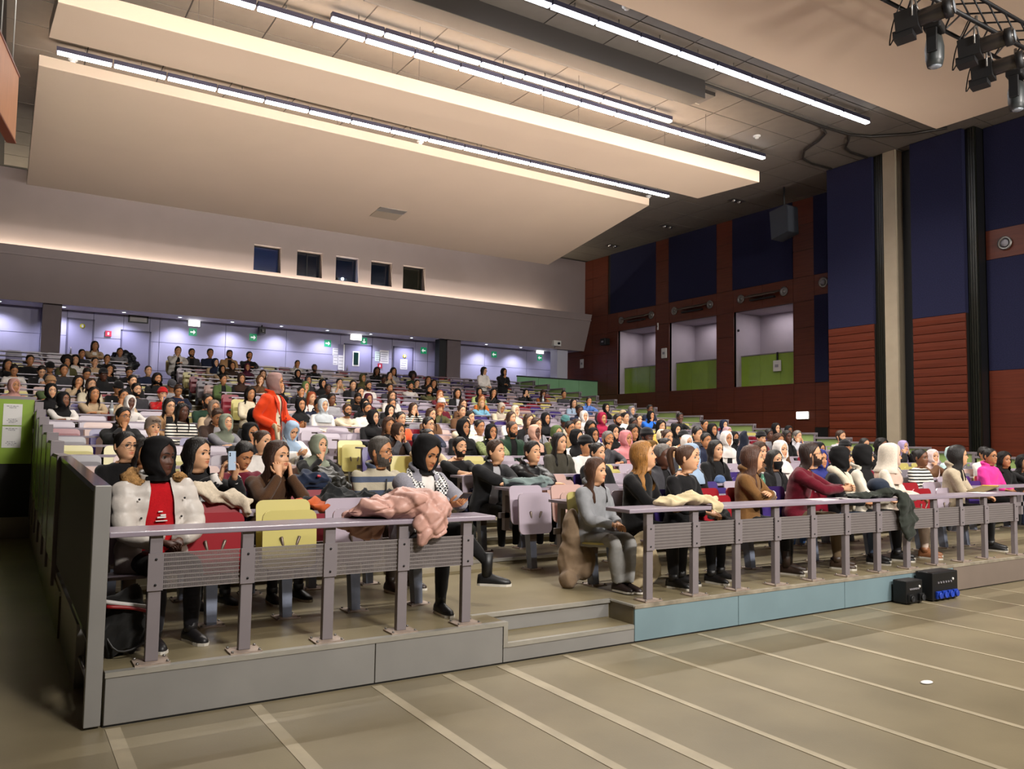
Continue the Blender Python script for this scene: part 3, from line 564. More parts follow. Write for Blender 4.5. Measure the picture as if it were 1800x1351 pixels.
# wood baffle upper left
o = thing('wood_baffle', 'orange brown wood baffle hung at the upper left edge', 'baffle', (-.60, 6.0, 5.6), math.radians(-9.7)); b = MB(); b.box(-.08, .0, -3, 0, -.4, .4); b.build('board', M_WOODL, o); b = MB(); b.box(-.09, .01, -3, .01, .4, .425); b.build('top_edge', M_WOOD, o); b = MB(); b.box(-.09, .01, -3, .01, -.425, -.4); b.build('bottom_edge', M_WOOD, o)
for y in (-.2, -.9): b = MB(); b.tube([(-.04, y, .4), (-.04, y, 4.6)], .008); b.build('hanger', M_STEEL, o)
PEOPLE_TABLE = """
1.79 21 1.29 L m beige:jacket f |person with long dark hair and beige jacket, arms folded on desk
1.39 20 1.14 sh m dgrey u |person with short dark hair and dark grey top, behind short dark hair and beige shirt
2.53 21 1.14 sh m grey:hoodie f |person with short dark hair and grey hoodie, arms folded on desk
1.97 19 1.11 sh m black c |person with short dark hair and black top, behind black cap and black hoodie
-0.02 17 1.19 sh m black u |person with short dark hair and black top, left of big afro hair and olive jacket
0.82 17 1.21 A m olive:jacket u |person with big afro hair and olive jacket
1.09 18 1.17 C l white u |person with curly black hair and white top, left of short dark hair and beige shirt
1.56 18 1.08 sh l beige:shirt c |person with short dark hair and beige shirt, chin on hand
0.37 16 1.09 N:black m dgrey p g|person in black knit hat and dark grey top, glasses, looking down
0.64 15 1.19 sh m dgrey u |person with short dark hair and dark grey top, behind curly black hair and beige jacket
-0.51 16 1.15 L m black u |person with long dark hair and black top, behind tied back dark hair and white sweater
-0.38 15 1.09 B m white:sweater p |person with tied back dark hair and white sweater, looking down
0.17 15 1.07 sh l black:jacket p |person with short dark hair and black jacket, looking down
1.11 15 1.05 sh m lgrey:jacket p |person with short dark hair and light grey jacket, looking down
0.80 13 1.11 C m beige:jacket c |person with curly black hair and beige jacket, chin on hand
1.40 14 1.22 K:black k black:hoodie u |person in black cap and black hoodie
1.72 16 1.15 C m black c |person with curly black hair and black top, right of black cap and black hoodie
2.19 16 1.07 sh m black p |person with short dark hair and black top, left of shaved head and navy sweater
1.89 13 1.20 sh l black:jacket u |person with short dark hair and black jacket, left of shaved head and navy sweater
2.66 16 1.19 bald l navy:sweater u |person with shaved head and navy sweater
2.57 14 1.19 C m black u b|person with curly black hair and black top, beard
4.25 21 1.35 shb l white:jacket c |person with short brown hair and white jacket, chin on hand
4.72 21 1.28 sh m dgrey:jacket u b|person with short dark hair and dark grey jacket, beard
5.31 21 1.32 sh m navy u |person with short dark hair and navy top, behind navy headscarf and beige coat
5.95 21 1.32 sh m tan:jacket u b|person with short dark hair and tan jacket, beard
6.58 21 1.31 sh m black c b|person with short dark hair and black top, beard, chin on hand
5.04 19 1.22 H:navy l beige:coat u |person in navy headscarf and beige coat
4.99 18 1.12 H:black m beige f |person in black headscarf and beige top, arms folded on desk
5.53 19 1.14 H:darkbrown m darkbrown f |person in dark brown headscarf and dark brown top, arms folded on desk
6.00 19 1.10 H:plum m plum f |person in plum headscarf and plum top, arms folded on desk
4.35 15 1.16 B m green:cardigan u |person with tied back dark hair and green cardigan
4.82 15 1.20 H:darkbrown m black u |person in dark brown headscarf and black top
5.29 15 1.18 H:brown l brown c |person in brown headscarf and brown top, chin on hand
-0.41 11 1.18 H:rose m pink:sweater u |person in dusty rose headscarf and pink sweater
0.22 12 1.17 N:tan m green f |person in tan knit hat and green top, arms folded on desk
0.16 10 1.20 H:black l black u |person in black headscarf and black top, in front of tan knit hat and green top
0.97 12 1.18 Lb l cream u |person with long brown hair and cream top
0.27 9 1.14 H:black b white:hoodie f |person in black headscarf and white hoodie, arms folded on desk
0.82 10 1.17 L m beige:sweater f |person with long dark hair and beige sweater, arms folded on desk
1.46 12 1.11 N:black m black p |person in black knit hat and black top, looking down
1.71 11 1.20 sh l dgrey u b|person with short dark hair and dark grey top, beard
2.18 11 1.11 N:red l red:sweater c g|person in red knit hat and red sweater, glasses, chin on hand
2.70 13 1.06 K:dgrey m lgrey p |person in dark grey cap and light grey top, looking down
2.67 12 1.05 shb m navy p |person with short brown hair and navy top, looking down
1.33 10 1.15 B m beige d |person with tied back dark hair and beige top, both hands at face
1.31 9 1.09 H:white k white:sweater c |person in white headscarf and white sweater, chin on hand
1.82 8 1.18 L l tan:cardigan u g|person with long dark hair and tan cardigan, glasses
1.84 7 1.19 L k stripe:sweater u |person with long dark hair and striped sweater
2.65 9 1.21 sh m darkgreen u b|person with short dark hair and dark green top, beard
2.55 8 1.18 H:taupe m beige:coat u |person in taupe headscarf and beige coat
0.83 6 1.17 sh m black:tracksuit c g|person with short dark hair and black tracksuit, glasses, chin on hand
1.07 5 1.10 T:taupe l dgrey:sweater c |person in taupe turban and dark grey sweater, chin on hand
2.34 7 1.04 shb m darkbrown:jacket p |person with short brown hair and dark brown jacket, looking down
2.23 6 1.09 H:sage l grey:sweater f |person in sage headscarf and grey sweater, arms folded on desk
2.70 6 1.22 H:black m black u |person in black headscarf and black top, in front of curly black hair and cream sweater
2.06 4 1.17 H:black m black:jacket c |person in black headscarf and black jacket, chin on hand
0.09 2 1.21 B l black:sweater u g|person with tied back dark hair and black sweater, glasses
0.56 2 1.15 L m black u |person with long dark hair and black top, left of white parka
8.28 21 1.12 sh m white:hoodie c |person with short dark hair and white hoodie, chin on hand
8.56 20 1.13 sh b black f b|person with short dark hair and black top, beard, arms folded on desk
7.31 18 1.09 H:black m dgrey f |person in black headscarf and dark grey top, arms folded on desk
5.96 17 1.16 Lb l lgrey u |person with long brown hair and light grey top
3.98 11 1.22 C m cream:sweater u |person with curly black hair and cream sweater
5.27 13 1.19 H:black l dgrey u |person in black headscarf and dark grey top
5.74 13 1.12 B m black:jacket c |person with tied back dark hair and black jacket, chin on hand
7.00 16 1.16 H:dgrey m black u |person in dark grey headscarf and black top
6.19 14 1.17 H:green m grey:jacket c |person in green headscarf and grey jacket, chin on hand
7.07 15 1.18 H:black m black:sweater u |person in black headscarf and black sweater
6.85 14 1.15 sh k black u |person with short dark hair and black top, right of black headscarf and black sweater
7.92 16 1.07 sh l white:t-shirt d |person with short dark hair and white t-shirt, both hands at face
7.98 15 1.19 sh l black:jacket u |person with short dark hair and black jacket, left of olive headscarf and black top
5.35 11 1.19 Lr l white u |person with red hair and white top
5.82 11 1.17 sh b lgrey u |person with short dark hair and light grey top
4.42 9 1.21 H:black m grey u |person in black headscarf and grey top, in front of red hair and white top
5.10 10 1.03 sh m navy:jacket p |person with short dark hair and navy jacket, looking down
4.89 9 1.21 H:palegrey l white u |person in pale grey headscarf and white top
9.12 17 1.22 H:olive m black u |person in olive headscarf and black top
8.45 15 1.19 sh m white:t-shirt u b|person with short dark hair and white t-shirt, beard
6.84 12 1.10 sh m black p gb|person with short dark hair and black top, glasses and beard, looking down
7.37 13 1.19 sh l black u |person with short dark hair and black top, left of plum headscarf and black top
5.36 9 1.12 shb m cream:sweater f gb|person with short brown hair and cream sweater, glasses and beard, arms folded on desk
5.83 9 1.17 sh m white:shirt u b|person with short dark hair and white shirt, beard
6.21 10 1.17 H:black l black u |person in black headscarf and black top, in front of plum headscarf and black top
5.08 7 1.19 H:black l black u |person in black headscarf and black top, left of tied back dark hair and coral sweater
10.89 20 1.17 C b black c |person with curly black hair and black top, right of olive headscarf and black top
10.26 18 1.08 sh k black p |person with short dark hair and black top, right of olive headscarf and black top
10.93 19 1.14 L l beige:sweater d |person with long dark hair and beige sweater, both hands at face
11.59 20 1.20 C m lgrey u |person with curly black hair and light grey top
9.13 15 1.16 sh m dgrey u |person with short dark hair and dark grey top, behind shaved head and black top
7.79 12 1.22 Lb l white u |person with long brown hair and white top, behind shaved head and black top
6.85 10 1.20 bald m black u b|person with shaved head and black top, beard
6.30 9 1.14 H:black l black c |person in black headscarf and black top, chin on hand
5.63 7 1.18 B l coral:sweater u |person with tied back dark hair and coral sweater
7.32 10 1.08 Lb l stripe:sweater d |person with long brown hair and striped sweater, both hands at face
4.93 6 1.15 Cb m black u |person with curly brown hair and black top
4.54 5 1.14 H:darkbrown m dgrey:hoodie d |person in dark brown headscarf and dark grey hoodie, both hands at face
10.26 16 1.10 sh m white:shirt f b|person with short dark hair and white shirt, beard, arms folded on desk
11.00 17 1.10 sh l black c |person with short dark hair and black top, left of curly black hair and olive sweater
11.88 19 1.18 A k darkgreen u |person with big afro hair and dark green top
11.61 17 1.16 C m black c |person with curly black hair and black top, behind curly black hair and olive sweater
10.39 15 1.15 C m olive:sweater f b|person with curly black hair and olive sweater, beard, arms folded on desk
10.20 14 1.13 La l maroon d |person with long auburn hair and maroon top, both hands at face
10.84 14 1.20 C m black:jacket u |person with curly black hair and black jacket
8.67 11 1.17 N:white m maroon u |person in white knit hat and maroon top
8.02 10 1.10 T:rust m olive:jacket c |person in rust turban and olive jacket, chin on hand
6.78 8 1.19 Lb l brown u |person with long brown hair and brown top, left of rust turban and olive jacket
9.28 11 1.18 Lb l brown u |person with long brown hair and brown top, behind tied back brown hair and brown jacket
8.07 9 1.20 Bb l brown:jacket u |person with tied back brown hair and brown jacket
5.61 6 1.17 sh l navy:jacket c g|person with short dark hair and navy jacket, glasses, chin on hand
4.54 4 1.15 B l beige:sweater c |person with tied back dark hair and beige sweater, chin on hand
6.93 7 1.12 sh l cream:fleece f b|person with short dark hair and cream fleece, beard, arms folded on desk
12.21 15 1.18 H:black m lightgreen:jacket u |person in black headscarf and light green jacket
11.06 13 1.16 La l orange u |person with long auburn hair and orange top
10.37 12 1.10 Lbl l skyblue:sweater f |person with blond hair and sky blue sweater, arms folded on desk
2.90 5 1.06 H:lightblue l white:coat p |person in light blue headscarf and white coat, looking down
2.58 3 1.13 H:sage l black:sweater c |person in sage headscarf and black sweater, chin on hand
1.96 3 1.17 Bb l white u |person with tied back brown hair and white top
1.44 2 1.08 sh m maroon:sweater p |person with short dark hair and maroon sweater, looking down
4.48 3 1.09 sh l black:t-shirt f b|person with short dark hair and black t-shirt, beard, arms folded on desk
12.68 15 1.17 C m black:sweater c |person with curly black hair and black sweater, chin on hand
14.62 16 1.09 H:black l black:coat d |person in black headscarf and black coat, both hands at face
15.35 16 1.10 H:darkbrown m brownorange:sweater p |person in dark brown headscarf and orange brown sweater, looking down
16.30 16 1.15 sh m dgrey u |person with short dark hair and dark grey top, right of black headscarf and black coat
14.35 13 1.17 L l lightblue:shirt u |person with long dark hair and light blue shirt
15.72 14 1.15 sh m blue:hoodie c |person with short dark hair and blue hoodie, chin on hand
12.17 10 1.23 sh k navy:jacket u |person with short dark hair and navy jacket, behind tied back brown hair and cream top
14.78 12 1.16 H:black l dgrey u g|person in black headscarf and dark grey top, glasses
14.87 11 1.20 H:grey l grey u |person in grey headscarf and grey top
16.54 12 1.18 sh b navy u |person with short dark hair and navy top, behind black headscarf and bright blue jacket
14.56 10 1.16 H:black m brightblue:jacket c |person in black headscarf and bright blue jacket, chin on hand
15.67 10 1.15 sh k black c |person with short dark hair and black top, behind black knit hat and cream top
14.55 8 1.16 B m black u |person with tied back dark hair and black top, left of black headscarf and navy top
10.37 11 1.06 H:beigegrey m cream:coat p |person in beige grey headscarf and cream coat, looking down
10.17 10 1.16 H:cream l cream u |person in cream headscarf and cream top, right of beige grey headscarf and cream coat
8.71 8 1.18 Lb l white u |person with long brown hair and white top, behind shaved head and dark green jacket
8.46 7 1.22 Lb l black u |person with long brown hair and black top
7.93 6 1.22 Lb l grey u |person with long brown hair and grey top
9.61 8 1.18 H:black m black u |person in black headscarf and black top, behind teal knit hat and grey jacket
10.08 8 1.05 N:teal k grey:jacket p |person in teal knit hat and grey jacket, looking down
6.71 5 1.22 bald m darkgreen:jacket u b|person with shaved head and dark green jacket, beard
7.17 5 1.17 H:peach k black:jacket u |person in peach headscarf and black jacket
7.64 5 1.17 H:green l olive:jacket u g|person in green headscarf and olive jacket, glasses
8.71 6 1.18 sh m tan u g|person with short dark hair and tan top, glasses
9.69 7 1.16 Bb l cream u |person with tied back brown hair and cream top
11.50 9 1.18 H:white l white u |person in white headscarf and white top, left of dark grey headscarf and white top
11.97 9 1.15 H:dgrey m white u |person in dark grey headscarf and white top
11.21 8 1.23 H:crimson m crimson u |person in crimson headscarf and crimson top
11.68 8 1.21 sh m black u b|person with short dark hair and black top, beard
12.82 9 1.19 B l white u |person with tied back dark hair and white top, right of beige headscarf and beige top
11.25 7 1.21 sh k black u |person with short dark hair and black top, behind pink headscarf and pink top
12.07 7 1.18 C l yellow:sweater u |person with curly black hair and yellow sweater
9.22 6 1.19 C m white u |person with curly black hair and white top, right of short dark hair and tan top
7.27 4 1.19 H:black l white u |person in black headscarf and white top, left of black knit hat and white top
8.45 5 1.15 H:black m grey u |person in black headscarf and grey top, in front of dark grey headscarf and white top
8.92 5 1.21 H:black l white u |person in black headscarf and white top, behind short greying hair and dark grey sweater
9.39 5 1.22 C m black u |person with curly black hair and black top, behind pink headscarf and pink top
7.84 4 1.17 shg m dgrey:sweater c b|person with short greying hair and dark grey sweater, beard, chin on hand
8.78 4 1.23 N:black k olive:sweater u gb|person in black knit hat and olive sweater, glasses and beard
8.31 4 1.19 H:pink m pink u |person in pink headscarf and pink top
10.12 5 1.15 H:cream l cream u |person in cream headscarf and cream top, left of tied back brown hair and tan top
11.51 6 1.19 H:black l black u |person in black headscarf and black top, behind tied back brown hair and tan top
6.94 2 1.20 H:bronze l olive:coat u |person in bronze headscarf and olive coat
9.72 4 1.14 H:white l white u |person in white headscarf and white top, left of black knit hat and cream top
10.59 5 1.12 N:black m cream c b|person in black knit hat and cream top, beard, chin on hand
10.20 4 1.18 sh m navy:jacket u |person with short dark hair and navy jacket, in front of black headscarf and navy top
6.17 3 1.21 L l olivegrey:sweater u |person with long dark hair and olive grey sweater
6.64 3 1.17 N:black m white u |person in black knit hat and white top
6.02 2 1.17 B l bw:jacket u |person with tied back dark hair and black and white jacket
6.17 1 1.22 shg k dgrey:jacket u |person with short greying hair and dark grey jacket
6.64 1 1.23 H:lightblue l black u |person in light blue headscarf and black top
4.37 2 1.18 shb l bw:jacket f |person with short brown hair and black and white jacket, arms folded on desk
4.89 2 1.17 sh l black:puffer f |person with short dark hair and black puffer, arms folded on desk
6.24 5 1.16 H:black m camo:jacket c |person in black headscarf and mottled green jacket, chin on hand
5.77 5 1.23 H:black m black u |person in black headscarf and black top, left of black headscarf and mottled green jacket
15.24 8 1.17 H:navy l grey u |person in navy headscarf and grey top
13.06 6 1.16 H:mauve l white u |person in mauve headscarf and white top
10.73 4 1.22 H:white m white:coat u |person in white headscarf and white coat
12.10 5 1.15 H:black m black:jacket u m|person in black headscarf and black jacket, face mask
8.20 2 1.22 L l black:top u |person with long dark hair and black top, in front of mauve headscarf and white top
12.93 5 1.16 N:black l maroon u |person in black knit hat and maroon top
14.44 6 1.15 sh k grey u |person with short dark hair and grey top
15.97 7 1.21 H:black l black u |person in black headscarf and black top, right of short dark hair and grey top
16.47 7 1.16 H:black b black u |person in black headscarf and black top, left of short greying hair and light grey hoodie
13.75 5 1.20 L k black u |person with long dark hair and black top, right of short dark hair and grey top
12.18 4 1.20 Cb m brown u |person with curly brown hair and brown top, right of short dark hair and grey top
15.31 6 1.09 shg l lgrey:hoodie d |person with short greying hair and light grey hoodie, both hands at face
9.14 2 1.20 Cb l brown u |person with curly brown hair and brown top, left of long dark hair and black jacket
9.61 2 1.23 H:white l white u |person in white headscarf and white top, behind long dark hair and black jacket
8.19 1 1.17 L l black:jacket u m|person with long dark hair and black jacket, face mask
11.99 3 1.14 H:black m black u |person in black headscarf and black top, behind royal blue headscarf and patterned navy jacket
9.14 1 1.18 H:royalblue m bluepattern:jacket u |person in royal blue headscarf and patterned navy jacket
15.60 5 1.23 shb l lgrey:t-shirt u b|person with short brown hair and light grey t-shirt, beard
12.74 3 1.18 N:black m black u b|person in black knit hat and black top, beard
14.91 4 1.16 L l black u |person with long dark hair and black top, behind tied back dark hair and brown top
13.88 3 1.23 C b black u |person with curly black hair and black top, behind cream hood
9.76 1 1.10 B l brown u |person with tied back dark hair and brown top
16.15 4 1.09 H:lavender l black:coat d |person in lavender headscarf and black coat, both hands at face
11.62 1 1.20 B b stripe:sweater u |person with tied back dark hair and striped sweater
13.65 2 1.08 H:palepink l brown:coat c |person in pale pink headscarf and brown coat, chin on hand
14.43 2 1.18 H:paleteal l paleteal u |person in pale teal headscarf and pale teal top
13.69 1 1.23 B m hotpink:hoodie u g|person with tied back dark hair and bright pink hoodie, glasses
15.57 2 1.19 sh m white u |person with short dark hair and white top, right of pale pink headscarf and brown coat
14.16 1 1.17 C m black u |person with curly black hair and black top, right of pale pink headscarf and brown coat
14.63 1 1.11 C l black f |person with curly black hair and black top, arms folded on desk
11.94 18 1.16 Cb m black c |person with curly brown hair and black top, chin on hand
6.72 11 1.21 H:plum m black u |person in plum headscarf and black top
6.69 6 1.16 B m white u |person with tied back dark hair and white top, behind short dark hair and black t-shirt
7.69 8 1.16 sh l white u |person with short dark hair and white top, behind short dark hair and cream fleece
13.64 10 1.16 H:beige l beige u |person in beige headscarf and beige top
12.31 8 1.23 B l black u |person with tied back dark hair and black top, right of beige headscarf and beige top
11.06 5 1.21 sh l dgrey u |person with short dark hair and dark grey top, left of black headscarf and navy top
9.25 4 1.23 Bb l tan u |person with tied back brown hair and tan top
8.22 3 1.17 B l dgrey u |person with tied back dark hair and dark grey top
12.12 6 1.16 sh m black:jacket u |person with short dark hair and black jacket, left of black headscarf and navy top
12.59 6 1.22 H:black m navy u |person in black headscarf and navy top
"""
# ================================================================== FURNITURE
def front_desk(lb, x0, x1, posts, panels=True):
    o = thing('front_desk', lb, 'desk')
    b = MB(); b.box(x0, x1, .07, .40, 1.078, 1.112); b.build('desk_top', M_DESK, o, bevel=.006)
    pm = MB(); pm.box(-.037, .037, .1, .15, .322, 1.078); pm = pm.mesh('post', M_GREYM)
    bp = MB(); bp.box(-.1, .1, .04, .2, .311, .322)
    for sx in (-.085, .085):
        for sy in (.055, .185): bp.lathe([(.009, .322), (.009, .333)], (sx, sy, 0), 6, 1)
    bp = bp.mesh('base_plate', [mat('worn plate', srgb('#a08f82'), .5, .2, noise=.15, nscale=20), M_STEEL])
    cl = MB(); cl.box(-.045, .045, .088, .1, .745, .972)
    for z in (.78, .935): cl.lathe([(.008, .088), (.008, .083)], (0, 0, z), 6, 1, axis=1)
    cl = cl.mesh('clamp_plate', [M_GREYM, M_BLACK])
    for p in posts:
        q = put('post', pm, o, (p, 0, 0), bevel=.004); put('base_plate', bp, q); put('clamp_plate', cl, q)
    cache = {}
    for a, c in zip(posts[:-1], posts[1:]):
        L = round(c-a-.09, 3)
        if L not in cache:
            s = MB(); s.box(0, L, .106, .116, -.003, .003); g = MB(); n = int(L/.0075)
            for q in range(n): g.box(q*.0075, q*.0075+.0036, .107, .114, .752, .966)
            cache[L] = (s.mesh('rib', mat('pale rib', srgb('#8a8381'), .45, .2)), g.mesh('perforated_sheet', mat('perforated grey', srgb('#827a79'), .55)))
        s, g = cache[L]
        for q in range(9): put('rib', s, o, (a+.045, 0, .752+q*.0268))
        t = put('perforated_sheet', g, o, (a+.045, 0, 0)); t['kind'] = 'stuff'
    return o
front_desk('left front desk with five grey posts and perforated panels by the steps', -.005, 2.68, [.262, .815, 1.37, 1.92, 2.45])
front_desk('long right front desk with many grey posts and perforated panels', 4.03, 10.80, [4.29+.56*i for i in range(11)]+[10.62])

sup = MB(); sup.box(-.03, .03, .0, .26, -.06, 0); sup.box(-.03, .03, .2, .26, -.45, -.06); sup = sup.mesh('support', M_GREYM)
desk_row = {}
for k in range(1, NR):
    for blk, x0, x1, phrase in (('l', .02 if k < 10 else -.85, 2.66, 'left block'), ('m', 4.15, 18.1, 'wide right block')):
        z = fk(k)+.79
        o = thing('row_desk', 'long lavender desk of the %s row, %s' % (ORD[k], phrase), 'desk', (0, yk(k)-.87, z), 0, 'row desks of the %s' % phrase)
        b = MB(); b.box(x0, x1, 0, .32, -.026, 0); b.build('desk_top', M_DESK, o)
        b = MB(); b.box(x0, x1, .2, .23, -.34, -.28); b.build('rail', M_GREYM, o)
        n = int((x1-x0)/1.11)
        for i in range(n+1): put('support', sup, o, (x0+.1+i*(x1-x0-.2)/n, 0, -.026))

# ------------------------------------------------------------------ tip-up seats
M_SEAT = mat('seat laminate', rough=.32, objcol=True, spec=.5)
M_LEGB = mat('blue grey leg', srgb('#7d8496'), .4, .3, noise=.12, nscale=12)
M_BRK = mat('bronze bracket', srgb('#6a5c52'), .4, .5)
def rounded(w, h, r, n=5):
    P = []
    for cx, cz, a0 in ((w/2-r, h/2-r, 0), (-w/2+r, h/2-r, 90), (-w/2+r, -h/2+r, 180), (w/2-r, -h/2+r, 270)):
        for i in range(n): a = math.radians(a0+90*i/(n-1)); P.append((cx+r*math.cos(a), cz+r*math.sin(a)))
    return P
def panel(w, h, r, t, curve=.02):
    P = rounded(w, h, r); m = MB(); n = len(P)
    # rim columns keep the curved panel closed
    f = [(x, curve*(2*x/w)**2*-1, z) for x, z in P]; k = [(x, y+t, z) for x, y, z in f]
    c0 = (0, 0, 0); c1 = (0, t, 0)
    f = [(x, 0, z) for x, y, z in f]; k = [(x, t, z) for x, y, z in f]
    m.add(f+k, [(i, (i+1) % n, n+(i+1) % n, n+i) for i in range(n)]+[tuple(range(n))[::-1], tuple(range(n, 2*n))], 0); return m
back_me = panel(.43, .42, .055, .016).mesh('backrest', M_SEAT)
pan_me = panel(.42, .44, .06, .018, .012).mesh('seat_pan', M_SEAT)
lg = MB(); lg.hexa([(-.035, -.06, 0), (.035, -.06, 0), (.035, .03, 0), (-.035, .03, 0)], [(-.045, .0, .5), (.045, .0, .5), (.045, .1, .5), (-.045, .1, .5)]); leg_me = lg.mesh('leg', M_LEGB)
bp = MB(); bp.box(-.09, .09, -.11, .07, 0, .01)
for sx in (-.075, .075):
    for sy in (-.095, .055): bp.lathe([(.009, .01), (.009, .022)], (sx, sy, 0), 6, 1)
plate_me = bp.mesh('base_plate', [MATS['worn plate'], M_STEEL])
br = MB(); br.tube([(0, -.0, .36), (-.07, -.075, .62)], .012, 6); br.tube([(0, .0, .36), (.07, -.075, .62)], .012, 6); br.box(-.04, .04, -.03, .04, .3, .42); brk_me = br.mesh('bracket', M_BRK)
br = MB(); br.tube([(0, -.0, .38), (-.07, -.2, .42)], .012, 6); br.tube([(0, .0, .38), (.07, -.2, .42)], .012, 6); br.box(-.04, .04, -.03, .06, .3, .42); brk_dn = br.mesh('bracket', M_BRK)
SEATC = {'lavender': srgb('#a699a5'), 'pink': srgb('#b8988f'), 'yellow': srgb('#c2b66e'), 'maroon': srgb('#7d1a2a'), 'purple': srgb('#3d2d6c'), 'grey': srgb('#787279'), 'bright yellow': srgb('#d9b52a'), 'red': srgb('#8d1823')}
def make_seat(x, k, color, occ, label):
    o = thing('tip_up_seat', label, 'seat', (x, yk(k)+.02, fk(k)), 0, 'tip-up seats of the %s row' % ORD[k])
    c = SEATC[color]
    p = put('backrest', back_me, o, (0, .11, .68), color=c); p.rotation_euler.x = math.radians(-9)
    if occ: p = put('seat_pan', pan_me, o, (0, -.16, .435), color=c); p.rotation_euler.x = math.radians(-90-4)
    else: p = put('seat_pan', pan_me, o, (.0, -.06, .6), color=c); p.rotation_euler.x = math.radians(-5)
    q = put('leg', leg_me, o); put('base_plate', plate_me, q); put('bracket', brk_dn if occ else brk_me, q)
    return o
CR = np.array([[0.843513, -0.536885, 0.015504], [0.049679, 0.049245, -0.99755], [0.534807, 0.842217, 0.068211]]); CC = np.array([-0.58657, -5.27566, 1.7])
def inframe(p, mx=60):
    c = CR@(np.array(p)-CC)
    if c[2] < .5: return False, c[2]
    u = 900+1413.50*c[0]/c[2]; v = 675.5+1413.50*c[1]/c[2]
    return (-mx < u < 1800+mx and -mx < v < 1351+mx), c[2]
PEOPLE = []
for line in PEOPLE_TABLE.strip().split('\n'):
    a, lb = line.split('|'); t = a.split()
    PEOPLE.append((float(t[0]), int(t[1]), float(t[2]), t[3], t[4], t[5], t[6], t[7] if len(t) > 7 else '', lb))
occ_x = {}
for p in PEOPLE: occ_x.setdefault(p[1], []).append(p[0])
for x in (.35, 2.45, 4.34, 4.9, 5.45, 6.5, 7.35, 8.08, 8.55, 9.15, 10.8): occ_x.setdefault(0, []).append(x)
for x in (.8, 1.45, 2.5): occ_x.setdefault(1, []).append(x)
sr = random.Random(11)
PAL = ['lavender']*7+['pink']*3+['yellow']*4+['maroon']*3+['purple']*3+['grey']*4
FIX = {(0, 'l', 0): 'lavender', (0, 'l', 1): 'red', (0, 'l', 2): 'yellow', (0, 'l', 3): 'lavender', (0, 'l', 4): 'lavender', (0, 'm', 0): 'yellow', (0, 'm', 1): 'lavender', (0, 'm', 2): 'purple', (0, 'm', 3): 'red',
       (1, 'm', 0): 'lavender', (1, 'm', 1): 'pink', (1, 'm', 3): 'bright yellow', (1, 'm', 4): 'red', (0, 'm', 10): 'red', (0, 'm', 9): 'lavender', (0, 'm', 11): 'lavender', (1, 'l', 2): 'purple', (2, 'm', 1): 'yellow', (3, 'm', 1): 'red'}
cand = []
for k in range(NR):
    for blk, xs_ in (('l', [.23+.555*i for i in range(-1 if k >= 10 else 0, 5)]), ('m', [4.34+.555*i for i in range(13 if k == 0 else 25)])):
        for i, x in enumerate(xs_):
            ok, dep = inframe((x, yk(k)+.1, fk(k)+.8))
            c = FIX.get((k, blk, i)) or sr.choice(PAL)
            if ok: cand.append((dep, k, blk, i, x, c, any(abs(x-q) < .29 for q in occ_x.get(k, []))))
cand.sort()
stuff = MB(); sn = list(SEATC)
for q, (dep, k, blk, i, x, c, oc) in enumerate(cand):
    if q < 296:
        st = 'folded' if not oc else 'in use'
        make_seat(x, k, c, oc, '%s tip-up seat, %s, %s from the %s aisle side, %s row' % (c, st, ORD[(4-i) if blk == 'l' and k < 10 else (5-i) if blk == 'l' else i].replace('front', 'first'), 'left' if blk == 'l' else 'right', ORD[k]))
    else:
        z = fk(k); y = yk(k); m = sn.index(c)
        P = rounded(.43, .42, .055, 3); stuff.prism([(p[0]+x, p[1]+z+.68) for p in P], 1, y+.1, y+.12, m)
        P = rounded(.42, .44, .06, 3)
        if oc: stuff.prism([(p[0]+x, p[1]+y-.14) for p in P], 2, z+.43, z+.45, m)
        else: stuff.prism([(p[0]+x, p[1]+z+.6) for p in P], 1, y-.05, y-.03, m)
        stuff.box(x-.035, x+.035, y-.04, y+.04, z, z+.5, len(sn))
o = stuff.build('rear_seats', [mat('seat '+c, SEATC[c], .35) for c in sn]+[M_LEGB]); tag(o, 'mass of folded seats filling the rearmost rows below the back wall', 'seats', kind='stuff')
# ================================================================== PEOPLE
M_SKIN = mat('skin', rough=.5, objcol=True, noise=.05, nscale=25, bump=.03, bscale=220, sss=.08, spec=.35)
M_LIP = mat('lips', rough=.4, objcol=(.80, .50, .48), spec=.4)
M_EYEW = mat('eye white', (.42, .40, .38), .25)
M_EYED = mat('iris', (.012, .008, .006), .15)
M_BROW = mat('brow hair', (.018, .012, .009), .8)
M_HAIR = mat('hair', rough=.45, objcol=True, noise=.45, nscale=34, bump=.7, bscale=55, stretch=(3, 3, .2), spec=.4)
M_CURL = mat('curly hair', rough=.65, objcol=True, noise=.35, nscale=50, bump=.8, bscale=60, spec=.25)
M_CLOTH = mat('cloth', rough=.85, objcol=True, noise=.07, nscale=18, bump=.22, bscale=26, spec=.2, sheen=.1)
M_KNIT = mat('knit', rough=.9, objcol=True, noise=.1, nscale=60, bump=.35, bscale=130, spec=.15, sheen=.15)
M_PUFF = mat('puffer shell', rough=.42, objcol=True, noise=.05, nscale=14, bump=.25, bscale=22, spec=.4)
M_SCARF = mat('head scarf', rough=.8, objcol=True, noise=.06, nscale=12, bump=.22, bscale=34, stretch=(1, 1, .5), spec=.2)
M_STRIPE = mat('black and white stripes', srgb('#e4ddd0'), .85, stripes=((.012, .012, .013), 20, .5, 2), bump=.2, bscale=60)
M_FLEECE = mat('striped fleece', srgb('#a39a86'), .9, stripes=(srgb('#414a5e'), 8, .58, 2), bump=.3, bscale=60)
M_KEFF = mat('checked scarf', srgb('#dedad6'), .85, check=((.012, .012, .015), 55), bump=.2, bscale=40)
